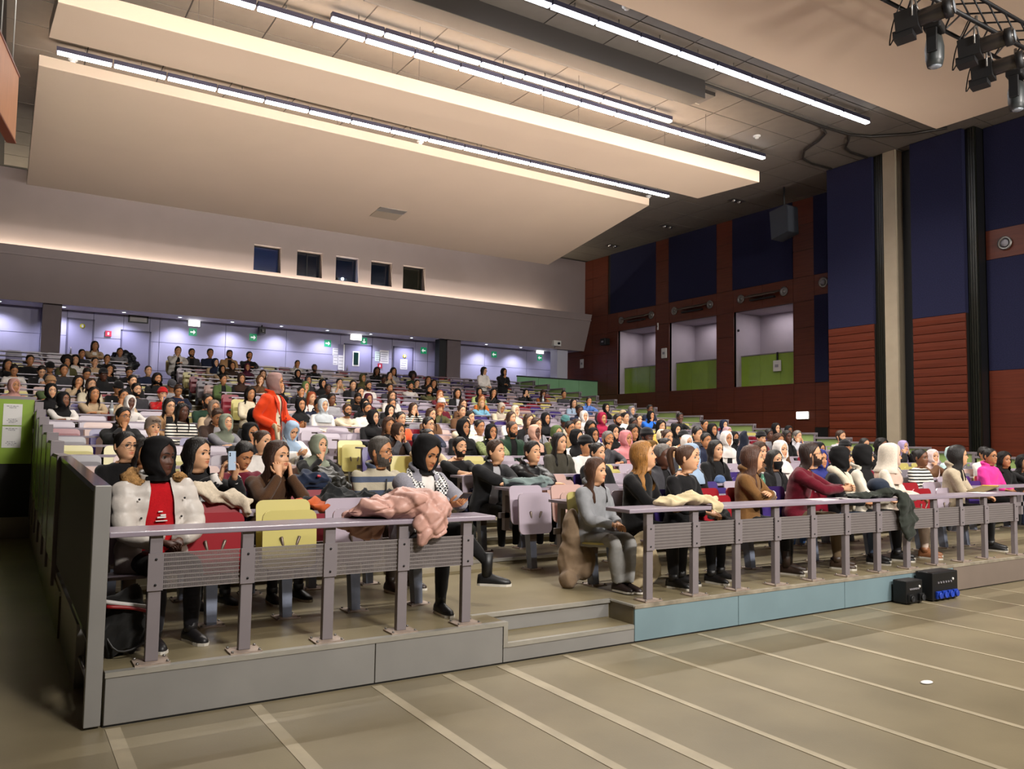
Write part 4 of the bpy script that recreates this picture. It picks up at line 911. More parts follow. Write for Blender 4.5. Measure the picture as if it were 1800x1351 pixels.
M_CAMO = mat('mottled green cloth', srgb('#70784a'), .85, noise=.5, nscale=30, bump=.2)
M_FUR = mat('fur', rough=.9, objcol=True, noise=.4, nscale=40, bump=.9, bscale=90, spec=.1)
M_SHOE = mat('shoe leather', rough=.45, objcol=True, spec=.5)
M_SOLE = mat('shoe sole', srgb('#c9c3b8'), .7)
SKIN = {'l': srgb('#cf9d78'), 'm': srgb('#b47d55'), 'b': srgb('#7a4f36'), 'k': srgb('#573526')}
CLR = {'black': '#141314', 'white': '#d6d0ca', 'cream': '#d5c8ad', 'beige': '#b79f80', 'tan': '#a5805a', 'brown': '#5e4029', 'darkbrown': '#35241c', 'olive': '#4c4a2c', 'green': '#4f6138',
       'darkgreen': '#1f3526', 'red': '#b51a1c', 'maroon': '#5c1524', 'crimson': '#8f1b3a', 'plum': '#4a1a2c', 'pink': '#c77d80', 'rose': '#b98a80', 'hotpink': '#d83a92', 'navy': '#1d2236', 'blue': '#4a6aa8',
       'lightblue': '#93a7bd', 'brightblue': '#1d62c4', 'skyblue': '#7fb8d4', 'royalblue': '#2c3170', 'grey': '#77757a', 'dgrey': '#38373b', 'lgrey': '#a09ea2', 'palegrey': '#b3b8bb', 'orange': '#c46a2c', 'brownorange': '#8a4a1c',
       'yellow': '#cfa04a', 'purple': '#4a3478', 'teal': '#3f6b6a', 'paleteal': '#b3cdc9', 'sage': '#7c8271', 'mauve': '#a28489', 'rust': '#8c4324', 'taupe': '#7b6a5d', 'peach': '#cfa18c', 'palepink': '#d3bdb9', 'lavender': '#a594b8',
       'bronze': '#5e4420', 'camo': '#70784a', 'coral': '#d6552f', 'lightgreen': '#a8b878', 'lightshirt': '#b4bfd2', 'olivegrey': '#3f3c33', 'beigegrey': '#b0a394', 'bw': '#1a1a1c', 'stripe': '#e4ddd0', 'bluepattern': '#2b3350', 'scarlet': '#e0431a', 'lblue': '#8fb0bd'}
def C_(n): return srgb(CLR[n])
HAIRC = {'': '#15100d', 'b': '#3a261a', 'g': '#6b655f', 'a': '#8a4a22', 'r': '#8f3f1c', 'bl': '#a5793c'}

# head profile: height, half width, front, back
HP = np.array([(.118, .004, .004, .006), (.112, .030, .032, .040), (.098, .053, .060, .070), (.075, .068, .080, .090), (.045, .0755, .0905, .098), (.018, .0765, .0945, .100), (.004, .0755, .0895, .099),
               (-.018, .0745, .0885, .094), (-.038, .0715, .0905, .086), (-.056, .0665, .0915, .074), (-.074, .060, .0885, .062), (-.092, .050, .0875, .053), (-.106, .039, .080, .050), (-.116, .040, .062, .052), (-.128, .048, .044, .056), (-.15, .052, .042, .062), (-.175, .057, .045, .068)])
def prof(z):
    z = np.asarray(z, float); x = HP[::-1, 0]
    return tuple(np.interp(z, x, HP[::-1, i]) for i in (1, 2, 3))
def ellip(th, w, f, b):
    s, c = np.sin(th), np.cos(th); return np.stack([w*s, np.where(c > 0, -f*c, -b*c), np.zeros_like(th)], -1)
def g1(x, s): return np.exp(-(x/s)**2)
def head_rings(zs, n):
    th = np.arange(n)*2*PI/n; th = np.where(th > PI, th-2*PI, th); out = []
    for z in zs:
        w, f, b = prof(z); p = ellip(th, w, f, b); d = np.zeros(n)
        fr = np.cos(th) > 0
        nose = np.interp(z, [-.046, -.040, -.033, .004, .016], [0, .014, .0235, .006, 0]); nw = np.interp(z, [-.045, -.03, .01], [.17, .15, .09])
        d += nose*g1(th, nw)+.004*g1(th-.17, .08)*g1(z+.036, .008)+.004*g1(th+.17, .08)*g1(z+.036, .008)
        d -= .0085*(g1(th-.40, .19)+g1(th+.40, .19))*g1(z-.000, .013)
        d += .0035*(g1(th-.36, .25)+g1(th+.36, .25))*g1(z-.021, .008)
        d += .004*(g1(th-.62, .22)+g1(th+.62, .22))*g1(z+.028, .018)
        d += .0055*g1(th, .27)*(g1(z+.0545, .0045)+g1(z+.0655, .0055))-.003*g1(th, .25)*g1(z+.060, .0025)
        d += .004*g1(th, .22)*g1(z+.094, .012)-.003*g1(th, .25)*g1(z+.078, .006)
        q = p*(1+np.where(fr, d, 0)/np.maximum(.03, np.hypot(p[:, 0], p[:, 1])))[:, None]; q[:, 2] = z; out.append(q)
    return out, th
def rotx(a): c, s = math.cos(a), math.sin(a); return np.array([[1, 0, 0], [0, c, -s], [0, s, c]])
def rotz(a): c, s = math.cos(a), math.sin(a); return np.array([[c, -s, 0], [s, c, 0], [0, 0, 1]])
def roty(a): c, s = math.cos(a), math.sin(a); return np.array([[c, 0, s], [0, 1, 0], [-s, 0, c]])

TORSO = [(-.06, .11, .08), (-.04, .165, .115), (.03, .180, .130), (.13, .168, .118), (.24, .160, .112), (.34, .172, .118), (.42, .185, .115), (.475, .178, .102), (.515, .135, .088), (.545, .082, .070), (.565, .064, .062)]
class Skel:
    """joints of one figure; local frame: facing -Y, floor at z = 0, hips at the origin"""
    def __init__(s, hip=.52, lean=3, yaw=0, pitch=0, roll=0, wr=None, el=None, legs='sit', size=1., side=0, broad=1.):
        s.hip = np.array([0, 0, hip]); s.lean = math.radians(lean); s.broad = broad*1.12; s.legs = legs
        s.side = math.radians(side)
        s.R = roty(s.side)@rotx(s.lean)                     # chest frame
        s.Rp = roty(s.side*.4)@rotx(s.lean*.35)
        s.headR = rotz(math.radians(yaw))@rotx(math.radians(pitch))@roty(math.radians(roll))
        s.neck = s.spine(.555)[0]
        s.head = s.neck+s.R@np.array([0, -.012, .09])*.7+np.array([0, -.03, .09])
        s.wr = wr; s.el = el
    def spine(s, t):
        a = min(max(t/.5, 0), 1); ang = s.lean*(.35+.65*a); sd = s.side*(.4+.6*a)
        R = roty(sd)@rotx(ang); n = 6; p = s.hip.copy()
        for i in range(n):
            tt = t*(i+.5)/n; aa = min(max(tt/.5, 0), 1); p = p+(roty(s.side*(.4+.6*aa))@rotx(s.lean*(.35+.65*aa)))@np.array([0, 0, t/n])
        return p, R
    def torso(s, n, off=0., top=11, flare=0.):
        th = np.arange(n)*2*PI/n; th = np.where(th > PI, th-2*PI, th); R = []
        for t, w, d in TORSO[:top]:
            p, M = s.spine(t); w_ = (w*s.broad if t < .5 else w*1.06)+off; e = np.stack([w_*np.sin(th), -(d*1.05+off)*np.cos(th), 0*th], -1)
            R.append(p+e@M.T)
        return R
    def shoulder(s, sd): p, M = s.spine(.465); return p+M@np.array([sd*.172*s.broad, 0, 0])
    def arm(s, sd):
        S = s.shoulder(sd); Wp = np.array(s.wr[0 if sd < 0 else 1], float); E = np.array(s.el[0 if sd < 0 else 1], float)
        a, b = .285, .255; D = Wp-S; L = np.linalg.norm(D)
        if L > a+b-.005: Wp = S+D/L*(a+b-.005); D = Wp-S; L = a+b-.005
        L = max(L, .08); u = D/np.linalg.norm(D); x = (a*a-b*b+L*L)/(2*L); h = math.sqrt(max(1e-4, a*a-x*x))
        v = E-S; v = v-u*(v@u); v /= np.linalg.norm(v)+1e-9
        return S, S+u*x+v*h, Wp
HS = 1.14
def place(sk, v): return sk.head+HS*np.asarray(v)@sk.headR.T
def smoothpath(P, k=5):
    P = [np.asarray(p, float) for p in P]; out = []
    Q = [2*P[0]-P[1]]+P+[2*P[-1]-P[-2]]
    for i in range(1, len(Q)-2):
        for t in np.arange(k)/k:
            a, b, c, d = Q[i-1], Q[i], Q[i+1], Q[i+2]
            out.append(.5*((2*b)+(-a+c)*t+(2*a-5*b+4*c-d)*t*t+(-a+3*b-3*c+d)*t**3))
    out.append(P[-1]); return out
def add_hand(m, W, d, nrm, sd, curl=.5, hi=True, scale=1., spread=.1):
    d = d/np.linalg.norm(d); nrm = nrm-d*(nrm@d); nrm /= np.linalg.norm(nrm)+1e-9; sv = np.cross(d, nrm)*sd
    N = 8
    R = []
    for t, w, h in ((-.03, .026, .021), (.0, .027, .019), (.035, .038, .017), (.07, .041, .014), (.088, .037, .010)):
        a = np.arange(N)*2*PI/N; R.append(W+d*t*scale+(np.cos(a)[:, None]*sv*w+np.sin(a)[:, None]*nrm*h)*scale)
    v = np.concatenate(R); k = len(R)
    f = [(i*N+j, i*N+(j+1) % N, (i+1)*N+(j+1) % N, (i+1)*N+j) for i in range(k-1) for j in range(N)]+[tuple(range(N))[::-1], tuple(range((k-1)*N, k*N))]
    m.add(v, f, 0, True)
    n = 6 if hi else 5
    for i, (o, L) in enumerate(((-.029, .066), (-.0095, .077), (.0105, .072), (.029, .056))):
        p = W+(d*.082+sv*o)*scale; P = [p-d*.01]; ang = spread*(i-1.5)*.3; dd = d*math.cos(ang)+sv*math.sin(ang)
        a = 0
        for q, fr in enumerate((.45, .32, .23)):
            a += curl*(.8 if q == 0 else 1.0); P.append(P[-1]+(dd*math.cos(a)+nrm*math.sin(a))*L*fr*scale)
        m.tube(P, [.0098*scale, .0094*scale, .0085*scale, .0062*scale], n)
    p = W+(d*.018-sv*.026)*scale; t = d*.62-sv*.62+nrm*.35; t /= np.linalg.norm(t); t2 = d*.85-sv*.1+nrm*.5; t2 /= np.linalg.norm(t2)
    m.tube([p, p+t*.032*scale, p+t*.032*scale+t2*.03*scale, p+t*.032*scale+t2*.054*scale], [.014*scale, .0115*scale, .010*scale, .007*scale], n)
def body_mesh(sk, hi=True, hands=(None, None), male=False):
    n = 40 if hi else 20; m = MB()
    zs = ([.118, .114, .106, .094, .08, .064, .05, .038, .029, .022, .015, .008, .002, -.004, -.010, -.017, -.024, -.030, -.035, -.040, -.045, -.0495, -.0535, -.057, -.060, -.063, -.067, -.072, -.078, -.085, -.092, -.1, -.107, -.114, -.124, -.14] if hi
          else [.118, .108, .09, .062, .036, .02, .004, -.012, -.028, -.036, -.044, -.054, -.060, -.067, -.08, -.094, -.107, -.12, -.14])
    rings, th = head_rings(zs[::-1], n)
    T = sk.torso(n, -.012)
    H = [place(sk, r) for r in rings]
    # neck rings turn half way between chest and head
    Rm = sk.R*.5+sk.headR*.5
    c = (sk.neck+place(sk, [(0, .012, -.14)])[0])/2
    w, f, b = .060, .056, .060
    mid = c+ellip(th, w, f, b)@Rm.T
    A = T+[mid]+H; k = len(A)
    v = np.concatenate(A); F = []; MI = []
    nt = len(T)+1
    for i in range(k-1):
        for j in range(n):
            F.append((i*n+j, i*n+(j+1) % n, (i+1)*n+(j+1) % n, (i+1)*n+j))
    F.append(tuple(range(n))[::-1]); F.append(tuple(range((k-1)*n, k*n)))
    m.add(v, F, 0, True)
    zr = zs[::-1]
    for i in range(len(H)-1):
        zc = (zr[i]+zr[i+1])/2
        if -.0705 < zc < -.0505:
            for j in range(n):
                tc = th[j]+PI/n
                if abs(tc) < .30-abs(zc+.0605)*8: m.mi[(nt+i)*n+j] = 1
    for sd in (-1, 1):                                      # eyes, brows, ears
        e = MB(); e.ball((0, 0, 0), .0122, 10 if hi else 8, 7 if hi else 5)
        V = np.concatenate(e.v); ctr = np.array([sd*.0325, -.0715, .001])
        P = V@rotx(-PI/2).T+ctr
        mi = [3 if (np.mean(P[q], axis=0)-ctr)[1] < -.0062 else 2 for q in e.f] if hi else [3 if (np.mean(P[q], axis=0)-ctr)[1] < -.008 else 2 for q in e.f]
        base = m.n; m.add(place(sk, P), e.f, 2, True); m.mi[-len(mi):] = mi
        if hi:                                              # upper lid
            a = np.linspace(-1.1, 1.1, 7); r1 = [(ctr[0]+.0135*math.sin(q), ctr[1]-.0135*math.cos(q)*.9, .0075-.006*abs(q)**2*.4) for q in a]
            m.tube(place(sk, r1), .0034, 5, 4 if not male else 0)
        bt = np.linspace(.012, .056, 6); P = []
        for q in bt: 
            tt = q/.0945*1.02; w, f, b = prof(.024); P.append((sd*w*math.sin(tt*.9), -(f*math.cos(tt*.9))-.004, .0215+.006*math.sin((q-.012)/.044*2.4)))
        m.tube(place(sk, P), [.0030, .0045, .0046, .0042, .0034, .002] if not male else [.0036, .0056, .0056, .005, .004, .003], 5, 4)
        a = np.linspace(0, 2*PI, 9)[:-1]; e = MB(); e.ball((0, 0, 0), (.008, .017, .030), 8, 6); V = np.concatenate(e.v)@rotz(sd*-.35).T@rotx(.15).T+np.array([sd*.079, .012, -.008]); m.add(place(sk, V), e.f, 0, True)
    for sd, hd in ((-1, hands[0]), (1, hands[1])):
        S, E, Wp = sk.arm(sd); P = smoothpath([S, E, Wp], 5); r = np.interp(np.linspace(0, 1, len(P)), [0, .45, .55, .7, 1], [.045, .038, .037, .036, .026])
        m.tube(P, r, 12 if hi else 8)
        hd = hd or {}
        d = np.array(hd.get('d', (Wp-E)), float); nv = np.array(hd.get('n', (0, 0, -1)), float)
        add_hand(m, Wp+d/np.linalg.norm(d)*.02, d, nv, sd, hd.get('curl', .35), hi, hd.get('s', 1.))
    return m.mesh('body', [M_SKIN, M_LIP, M_EYEW, M_EYED, M_BROW])
# ---- fused cloth: closed shapes are joined by a voxel remesh into one continuous garment
def fuse(m, voxel, smooth=4, wr=.004, wf=18., seed=0, puff=None, crease=.42):
    me = bpy.data.meshes.new('tmp'); me.from_pydata(np.concatenate(m.v).tolist(), [], m.f); me.update()
    o = bpy.data.objects.new('tmp', me); COL.objects.link(o)
    r = o.modifiers.new('r', 'REMESH'); r.mode = 'VOXEL'; r.voxel_size = voxel; r.use_smooth_shade = True
    if smooth: s = o.modifiers.new('s', 'SMOOTH'); s.factor = .5; s.iterations = smooth
    dg = bpy.context.evaluated_depsgraph_get(); ev = o.evaluated_get(dg); out = bpy.data.meshes.new_from_object(ev)
    bpy.data.objects.remove(o); bpy.data.meshes.remove(me)
    n = len(out.vertices); co = np.empty(n*3, np.float32); out.vertices.foreach_get('co', co); co = co.reshape(-1, 3).astype(float)
    no = np.empty(n*3, np.float32); out.vertices.foreach_get('normal', no); no = no.reshape(-1, 3)
    rg = np.random.default_rng(seed+5); d = np.zeros(n)
    if wr:
        for i in range(9):
            v = rg.normal(size=3)*np.array([1, 1, .9]); v *= wf*(.5+.9*rg.random())/np.linalg.norm(v); d += np.sin(co@v+rg.random()*7+1.5*np.sin(co@rg.normal(size=3)*wf*.4))/9
        d = wr*2.4*d
    if wr:                                                   # finer creases
        for i in range(5):
            v = rg.normal(size=3); v *= wf*(1.2+1.3*rg.random())/np.linalg.norm(v); w_ = rg.normal(size=3)*wf*.5
            d += wr*crease*(1-2*np.abs(np.sin(co@v*.5+rg.random()*7+1.3*np.sin(co@w_))))*(.4+.6*np.sin(co@rg.normal(size=3)*wf*.3+i)**2)
    if puff is not None:
        if len(puff) == 2: q = np.abs(np.sin(co[:, 2]*PI/puff[0]+.6*np.sin(co[:, 0]*6)))
        else: q = 1-np.minimum(1, np.exp(-(np.sin((co[:, 0]+co[:, 2]*.6+.3*co[:, 1])*PI/puff[0]+.5*np.sin(co[:, 1]*9))/.32)**2)+np.exp(-(np.sin((co[:, 0]*.7-co[:, 2]+co[:, 1]*.6)*PI/puff[0]+.4*np.sin(co[:, 0]*8))/.32)**2))
        d += puff[1]*(q**.6-.75)
    co = co+no*d[:, None]
    out.vertices.foreach_set('co', co.astype(np.float32).ravel()); out.update()
    return out
def closed(m, rings):
    n = len(rings[0]); k = len(rings); v = np.concatenate(rings)
    f = [(i*n+j, i*n+(j+1) % n, (i+1)*n+(j+1) % n, (i+1)*n+j) for i in range(k-1) for j in range(n)]+[tuple(range(n))[::-1], tuple(range((k-1)*n, k*n))]
    m.add(v, f, 0, True)
def top_mesh(sk, kind='sweater', vox=.02, name='sweater', short=False, seed=0, extra=None, puff=None):
    off = {'sweater': .008, 'hoodie': .014, 'jacket': .022, 'puffer': .034, 'tee': .004}[kind]
    m = MB(); R = sk.torso(20, off, 10 if kind != 'tee' else 10)
    closed(m, R)
    for sd in (-1, 1):
        S, E, Wp = sk.arm(sd)
        if short: Wp = E+(Wp-E)*.02
        d = (Wp-E); d = d/(np.linalg.norm(d)+1e-9)
        P = smoothpath([S+np.array([-sd*.03, 0, -.01]), S+(E-S)*.35, E, E+(Wp-E)*.55, Wp], 3)
        r = np.interp(np.linspace(0, 1, len(P)), [0, .25, .5, .75, 1], [.07, .064, .053, .048, .038])+off*.8
        m.tube(P, r, 12)
        m.ball(S+np.array([-sd*.012, 0, -.005]), .068+off, 10, 7)
    if kind in ('jacket', 'hoodie', 'puffer'):               # collar or hood lying on the neck
        p, M = sk.spine(.55); a = np.linspace(.55, 2*PI-.55, 16)
        P = [p+M@np.array([(.085+off*.4)*math.sin(t), -(.08+off*.4)*math.cos(t)+.012, .02+.03*(1-math.cos(t))*.5]) for t in a]
        m.tube(P, np.interp(np.arange(16), [0, 7.5, 15], [.016, .026 if kind != 'hoodie' else .042, .016]), 8)
    if extra: extra(m)
    return fuse(m, vox, 3, {'sweater': .006, 'hoodie': .007, 'jacket': .007, 'puffer': .005, 'tee': .005}[kind], 19, seed, puff or ((.075, .010) if kind == 'puffer' else None))
def open_front(me, sk, w0=.05, w1=.09, z_lo=-1):
    """cut a V-shaped opening down the front of a garment"""
    bm = bmesh.new(); bm.from_mesh(me); kill = []
    for f in bm.faces:
        c = np.array(f.calc_center_median()); best = None
        t = np.clip((c[2]-sk.hip[2])/max(.2, math.cos(sk.lean)), 0, .56); p, M = sk.spine(t); q = M.T@(c-p)
        if q[1] < -.05 and t > z_lo and abs(q[0]) < w1+(w0-w1)*(t/.55) and q[1] > -.24: kill.append(f)
    bmesh.ops.delete(bm, geom=kill, context='FACES'); soften(bm); bm.to_mesh(me); bm.free(); return me
def soften(bm, it=14):
    B = {}
    for e in bm.edges:
        if e.is_boundary:
            a, b = e.verts; B.setdefault(a, []).append(b); B.setdefault(b, []).append(a)
    for _ in range(it):
        new = {v: v.co*.5+sum((q.co for q in n), Vector())*(.5/len(n)) for v, n in B.items() if len(n) == 2}
        for v, c in new.items(): v.co = c
def legs_mesh(sk, vox=.022, wide=1., seed=0, z0=None):
    m = MB(); hip = sk.hip; J = sk_legs(sk)
    closed(m, [hip+np.stack([.165*np.sin(a_), -.12*np.cos(a_), 0*a_+z], -1) for a_ in [np.arange(18)*2*PI/18] for z in (-.09, -.04, .03, .1)])
    for sd, (H, K, A, toe) in zip((-1, 1), J):
        P = smoothpath([H, H+(K-H)*.5, K, K+(A-K)*.5, A], 4); r = np.interp(np.linspace(0, 1, len(P)), [0, .25, .5, .75, 1], [.088, .080, .063, .058*wide, .046*wide])
        m.tube(P, r, 12)
    return fuse(m, vox, 3, .005, 16, seed)
def sk_legs(sk):
    h = sk.hip
    if sk.legs == 'sit': return [(h+(-.085, -.03, -.01), h+(-.12, -.43, -.02), np.array([-.125, -.45, .1]), np.array([-.14, -.62, .02])), (h+(.085, -.03, -.01), h+(.12, -.43, -.02), np.array([.125, -.42, .1]), np.array([.15, -.6, .02]))]
    if sk.legs == 'cross': return [(h+(-.085, -.03, 0), h+(-.04, -.44, -.0), np.array([-.03, -.40, .1]), np.array([-.06, -.58, .02])), (h+(.085, -.03, .03), h+(.10, -.45, .10), np.array([.30, -.55, -.17+h[2]+.02]), np.array([.44, -.70, .22]))]
    if sk.legs == 'stand': return [(h+(-.09, 0, -.03), np.array([-.10, -.02, .48]), np.array([-.10, .02, .09]), np.array([-.12, -.16, .02])), (h+(.09, 0, -.03), np.array([.10, -.03, .48]), np.array([.11, .01, .09]), np.array([.14, -.16, .02]))]
    if sk.legs == 'ankles': return [(h+(-.085, -.03, -.01), h+(-.10, -.42, .0), np.array([-.02, -.40, .1]), np.array([-.02, -.58, .03])), (h+(.085, -.03, -.01), h+(.12, -.43, -.0), np.array([.05, -.46, .1]), np.array([.06, -.64, .03]))]
def shoe_mesh(A, toe, boot=.0):
    m = MB(); d = toe-A; d[2] = 0; d /= np.linalg.norm(d)+1e-9; s = np.array([-d[1], d[0], 0]); z0 = toe[2]-.02
    base = np.array([A[0], A[1], z0]); up = np.array([0, 0, 1.])
    R = []
    for t, w, h in ((-.075, .012, .03), (-.07, .030, .07), (-.04, .037, .085), (0, .038, .09), (.05, .040, .075), (.10, .046, .058), (.15, .042, .045), (.18, .026, .034), (.19, .008, .02)):
        a = np.arange(10)*2*PI/10; R.append(base+d*t+np.cos(a)[:, None]*s*w+(np.maximum(np.sin(a), -.15)[:, None]+.15)*up*h*.87+up*.014)
    v = np.concatenate(R); k = len(R); m.add(v, [(i*10+j, i*10+(j+1) % 10, (i+1)*10+(j+1) % 10, (i+1)*10+j) for i in range(k-1) for j in range(10)]+[tuple(range(10))[::-1], tuple(range((k-1)*10, k*10))], 0, True)
    m.tube([base+up*.07, base+up*(.13+boot)], [.042, .048], 10)
    P = [(-.075, .02), (-.05, .036), (.0, .038), (.06, .043), (.11, .048), (.16, .043), (.195, .015)]
    L = [base+d*t+s*w for t, w in P]+[base+d*t-s*w for t, w in P[::-1]]; n = len(L)
    m.add([p for p in L]+[p+up*.018 for p in L], [tuple(range(n))[::-1], tuple(range(n, 2*n))]+[(i, (i+1) % n, n+(i+1) % n, n+i) for i in range(n)], 1)
    return m.mesh('shoe', [M_SHOE, M_SOLE])
# ---- head wear: open shells laid around the head profile
def shell(sk, rows, n, fz, m=None, wrap=None, seed=0, bump=(0, 0), lower=None):
    """rows: (z, half opening angle, offset, [w,f,b] override or None, blend to chest)"""
    m = m or MB(); rg = np.random.default_rng(seed); G = []
    ph = rg.random(8)*6
    for z, to, off, ov, bl in rows:
        if ov is None: w, f, b = prof(z); w, f, b = w+off, f+off, b+off*1.15
        else: w, f, b = ov
        u = np.linspace(0, 1, n); th = to+u*(2*PI-2*to)
        w2 = w*(1+0*u); p = np.stack([w*np.sin(th), np.where(np.cos(th) > 0, -f*np.cos(th), -b*np.cos(th)), z+0*th], -1)
        if bump[0]:
            d = sum(np.sin(th*(3+2*q)+z*bump[1]*(1+.5*q)+ph[q])/(1+.3*q) for q in range(5))/3
            amp = bump[0]*np.clip((.13-z)/.2, .15, 1.6)
            rr = np.hypot(p[:, 0], p[:, 1])+1e-6; p[:, :2] *= (1+amp*d/rr)[:, None]
        if off is not None and ov is None and to > .01:      # tuck the rim on to the face
            w0, f0, b0 = prof(z)
            for idx in (0, -1):
                t = th[idx]; p[idx, 0] = (w0+.001)*math.sin(t); p[idx, 1] = -(f0+.001)*math.cos(t) if math.cos(t) > 0 else -(b0+.001)*math.cos(t)
        hp = place(sk, p)
        if bl:
            Rm = sk.R; c = sk.head; cp = c+p@Rm.T
            # the lower folds follow the chest, hung from the neck
            base = sk.neck+sk.R@np.array([0, -.01, .155]); cp = base+p@Rm.T
            hp = hp*(1-bl)+cp*bl
        G.append(hp)
    k = len(G); v = np.concatenate(G); f = [(i*n+j, i*n+j+1, (i+1)*n+j+1, (i+1)*n+j) for i in range(k-1) for j in range(n-1)]
    m.add(v, f, 0, True); return m
HIJ = [(.134, 0, 0, (.004, .004, .004), 0), (.131, 0, 0, (.034, .036, .042), 0), (.118, 0, 0, (.058, .066, .08), 0), (.098, 0, .0, (.077, .086, .101), 0), (.080, .05, .015, None, 0), (.066, .42, .015, None, 0), (.05, .62, .016, None, 0), (.03, .74, .017, None, 0), (.005, .80, .018, None, 0), (-.02, .80, .019, None, 0), (-.045, .74, .020, None, 0), (-.07, .62, .022, None, .0), (-.092, .45, .022, None, 0), (-.108, .24, .022, None, .1),
       (-.120, .05, 0, (.078, .082, .092), .2), (-.135, 0, 0, (.084, .082, .098), .4), (-.155, 0, 0, (.096, .092, .108), .7), (-.178, 0, 0, (.125, .112, .120), 1), (-.20, 0, 0, (.165, .132, .136), 1), (-.225, 0, 0, (.196, .148, .148), 1), (-.26, 0, 0, (.215, .160, .156), 1), (-.30, 0, 0, (.222, .168, .160), 1), (-.345, 0, 0, (.224, .172, .160), 1)]
def hair_mesh(sk, code, hi=True, seed=0):
    n = 40 if hi else 26; m = MB(); nm = 'hair'; mt = M_HAIR
    c = code
    if c in ('H', 'Hs'):
        rows = HIJ if c == 'H' else HIJ[:17]
        shell(sk, rows, n+8, None, m, seed=seed, bump=(.009, 46)); nm = 'head_scarf'; mt = M_SCARF
    elif c in ('sh', 'bald'):
        o = .013 if c == 'sh' else .003
        shell(sk, [(.118+o*1.3, 0, 0, (.004, .004, .004), 0), (.114+o*1.2, 0, 0, (.036+o*.3, .038+o*.3, .044), 0), (.098+o*.8, 0, 0, (.056+o*.7, .064+o, .074+o), 0), (.082, .02, o*1.1, None, 0), (.070, .45, o, None, 0), (.055, .80, o*.9, None, 0), (.035, 1.02, o*.8, None, 0), (.012, 1.16, o*.6, None, 0), (-.008, 1.32, o*.5, None, 0), (-.02, 1.78, o*.5, None, 0), (-.05, 1.95, o*.45, None, 0), (-.085, 2.2, .004, None, 0)], n, None, m, seed=seed, bump=(.004 if c == 'sh' else 0, 60))
    elif c in ('L', 'C', 'W'):
        o = .014 if c != 'C' else .026
        D = -.30 if c != 'C' else -.2; wv = .02 if c == 'W' else 0
        rows = [(.118+o, 0, 0, (.004, .004, .004), 0), (.112+o, 0, 0, (.036, .038, .044), 0), (.095+o, 0, 0, (.058+o*.4, .064+o*.5, .076+o*.6), 0), (.082, .03, o, None, 0), (.072, .36, o, None, 0), (.058, .68, o, None, 0), (.035, .95, o, None, 0), (.0, 1.12, o+.010, None, 0), (-.04, 1.18, o*1.1+.010, None, 0),
                (-.075, 1.14, 0, (.082+o*.6, .088, .088+o), .1), (-.11, 1.05, 0, (.088+o*.6, .092, .09+o), .25), (-.15, .96, 0, (.095+o, .10, .098+o), .5), (-.19, .88, 0, (.112+o, .122, .115+o), .85)]
        if c != 'C': rows += [(-.235, .76, 0, (.13, .150, .135), 1), (-.28, .74, 0, (.135+wv, .162, .142), 1), (-.325, .74, 0, (.13, .165, .142), 1), (-.35, .8, 0, (.12, .15, .135), 1)]
        else: rows += [(-.225, .8, 0, (.15, .14, .15), 1), (-.25, .9, 0, (.13, .12, .13), 1)]
        shell(sk, rows, n, None, m, seed=seed, bump=(.008 if c == 'L' else .012 if c == 'W' else .022, 30 if c == 'L' else 70 if c == 'W' else 110))
        if c == 'C': mt = M_CURL
    elif c == 'M':
        o = .010
        shell(sk, [(.118+o, 0, 0, (.004, .004, .004), 0), (.112+o, 0, 0, (.036, .038, .044), 0), (.095+o, 0, 0, (.058+o*.4, .064+o*.5, .076+o*.6), 0), (.082, .03, o, None, 0), (.072, .5, o, None, 0), (.058, .9, o, None, 0), (.035, 1.2, o, None, 0), (.0, 1.5, o*1.2, None, 0), (-.04, 1.62, o*1.6, None, 0), (-.075, 1.62, 0, (.088, .09, .10), .1), (-.11, 1.6, 0, (.095, .09, .108), .3), (-.15, 1.55, 0, (.10, .1, .112), .6), (-.19, 1.6, 0, (.105, .11, .118), .9), (-.215, 1.7, 0, (.1, .1, .11), 1)], n, None, m, seed=seed, bump=(.008, 30))
    elif c in ('B', 'P'):
        o = .007
        shell(sk, [(.118+o, 0, 0, (.004, .004, .004), 0), (.113+o, 0, 0, (.034, .036, .043), 0), (.098+o*.8, 0, 0, (.057, .064, .075), 0), (.082, .02, o, None, 0), (.070, .42, o, None, 0), (.055, .74, o, None, 0), (.03, .98, o, None, 0), (.005, 1.18, o, None, 0), (-.015, 1.45, o, None, 0), (-.03, 1.9, o, None, 0), (-.06, 2.1, .004, None, 0)], n, None, m, seed=seed, bump=(.002, 50))
        if c == 'B':
            e = MB(); e.ball((0, .095, .075), (.046, .042, .044), 12, 8); V = np.concatenate(e.v); V = V*(1+.05*np.sin(V*90).sum(1))[:, None]; m.add(place(sk, V), e.f, 0, True)
        else:
            P = [(0, .085, .085), (0, .125, .09), (.005, .15, .05), (.01, .15, -.03), (.015, .135, -.12), (.02, .125, -.2)]; m.tube(smoothpath(place(sk, P), 3), np.interp(np.linspace(0, 1, 16), [0, .2, .5, .8, 1], [.018, .03, .036, .026, .006]), 8)
    elif c == 'A':
        e = MB(); e.ball((0, .02, .055), (.14, .135, .125), 22 if hi else 16, 14 if hi else 10); V = np.concatenate(e.v); r_ = np.random.default_rng(seed); V = V+r_.normal(size=V.shape)*.0055
        V = np.where((V[:, 1] < -.075)[:, None] & (V[:, 2] < .06)[:, None], V*[1, 0, 1]+[0, -.07, 0], V); m.add(place(sk, V), e.f, 0, True); mt = M_CURL
    elif c in ('N', 'K', 'T'):
        o = .016; fr = .052
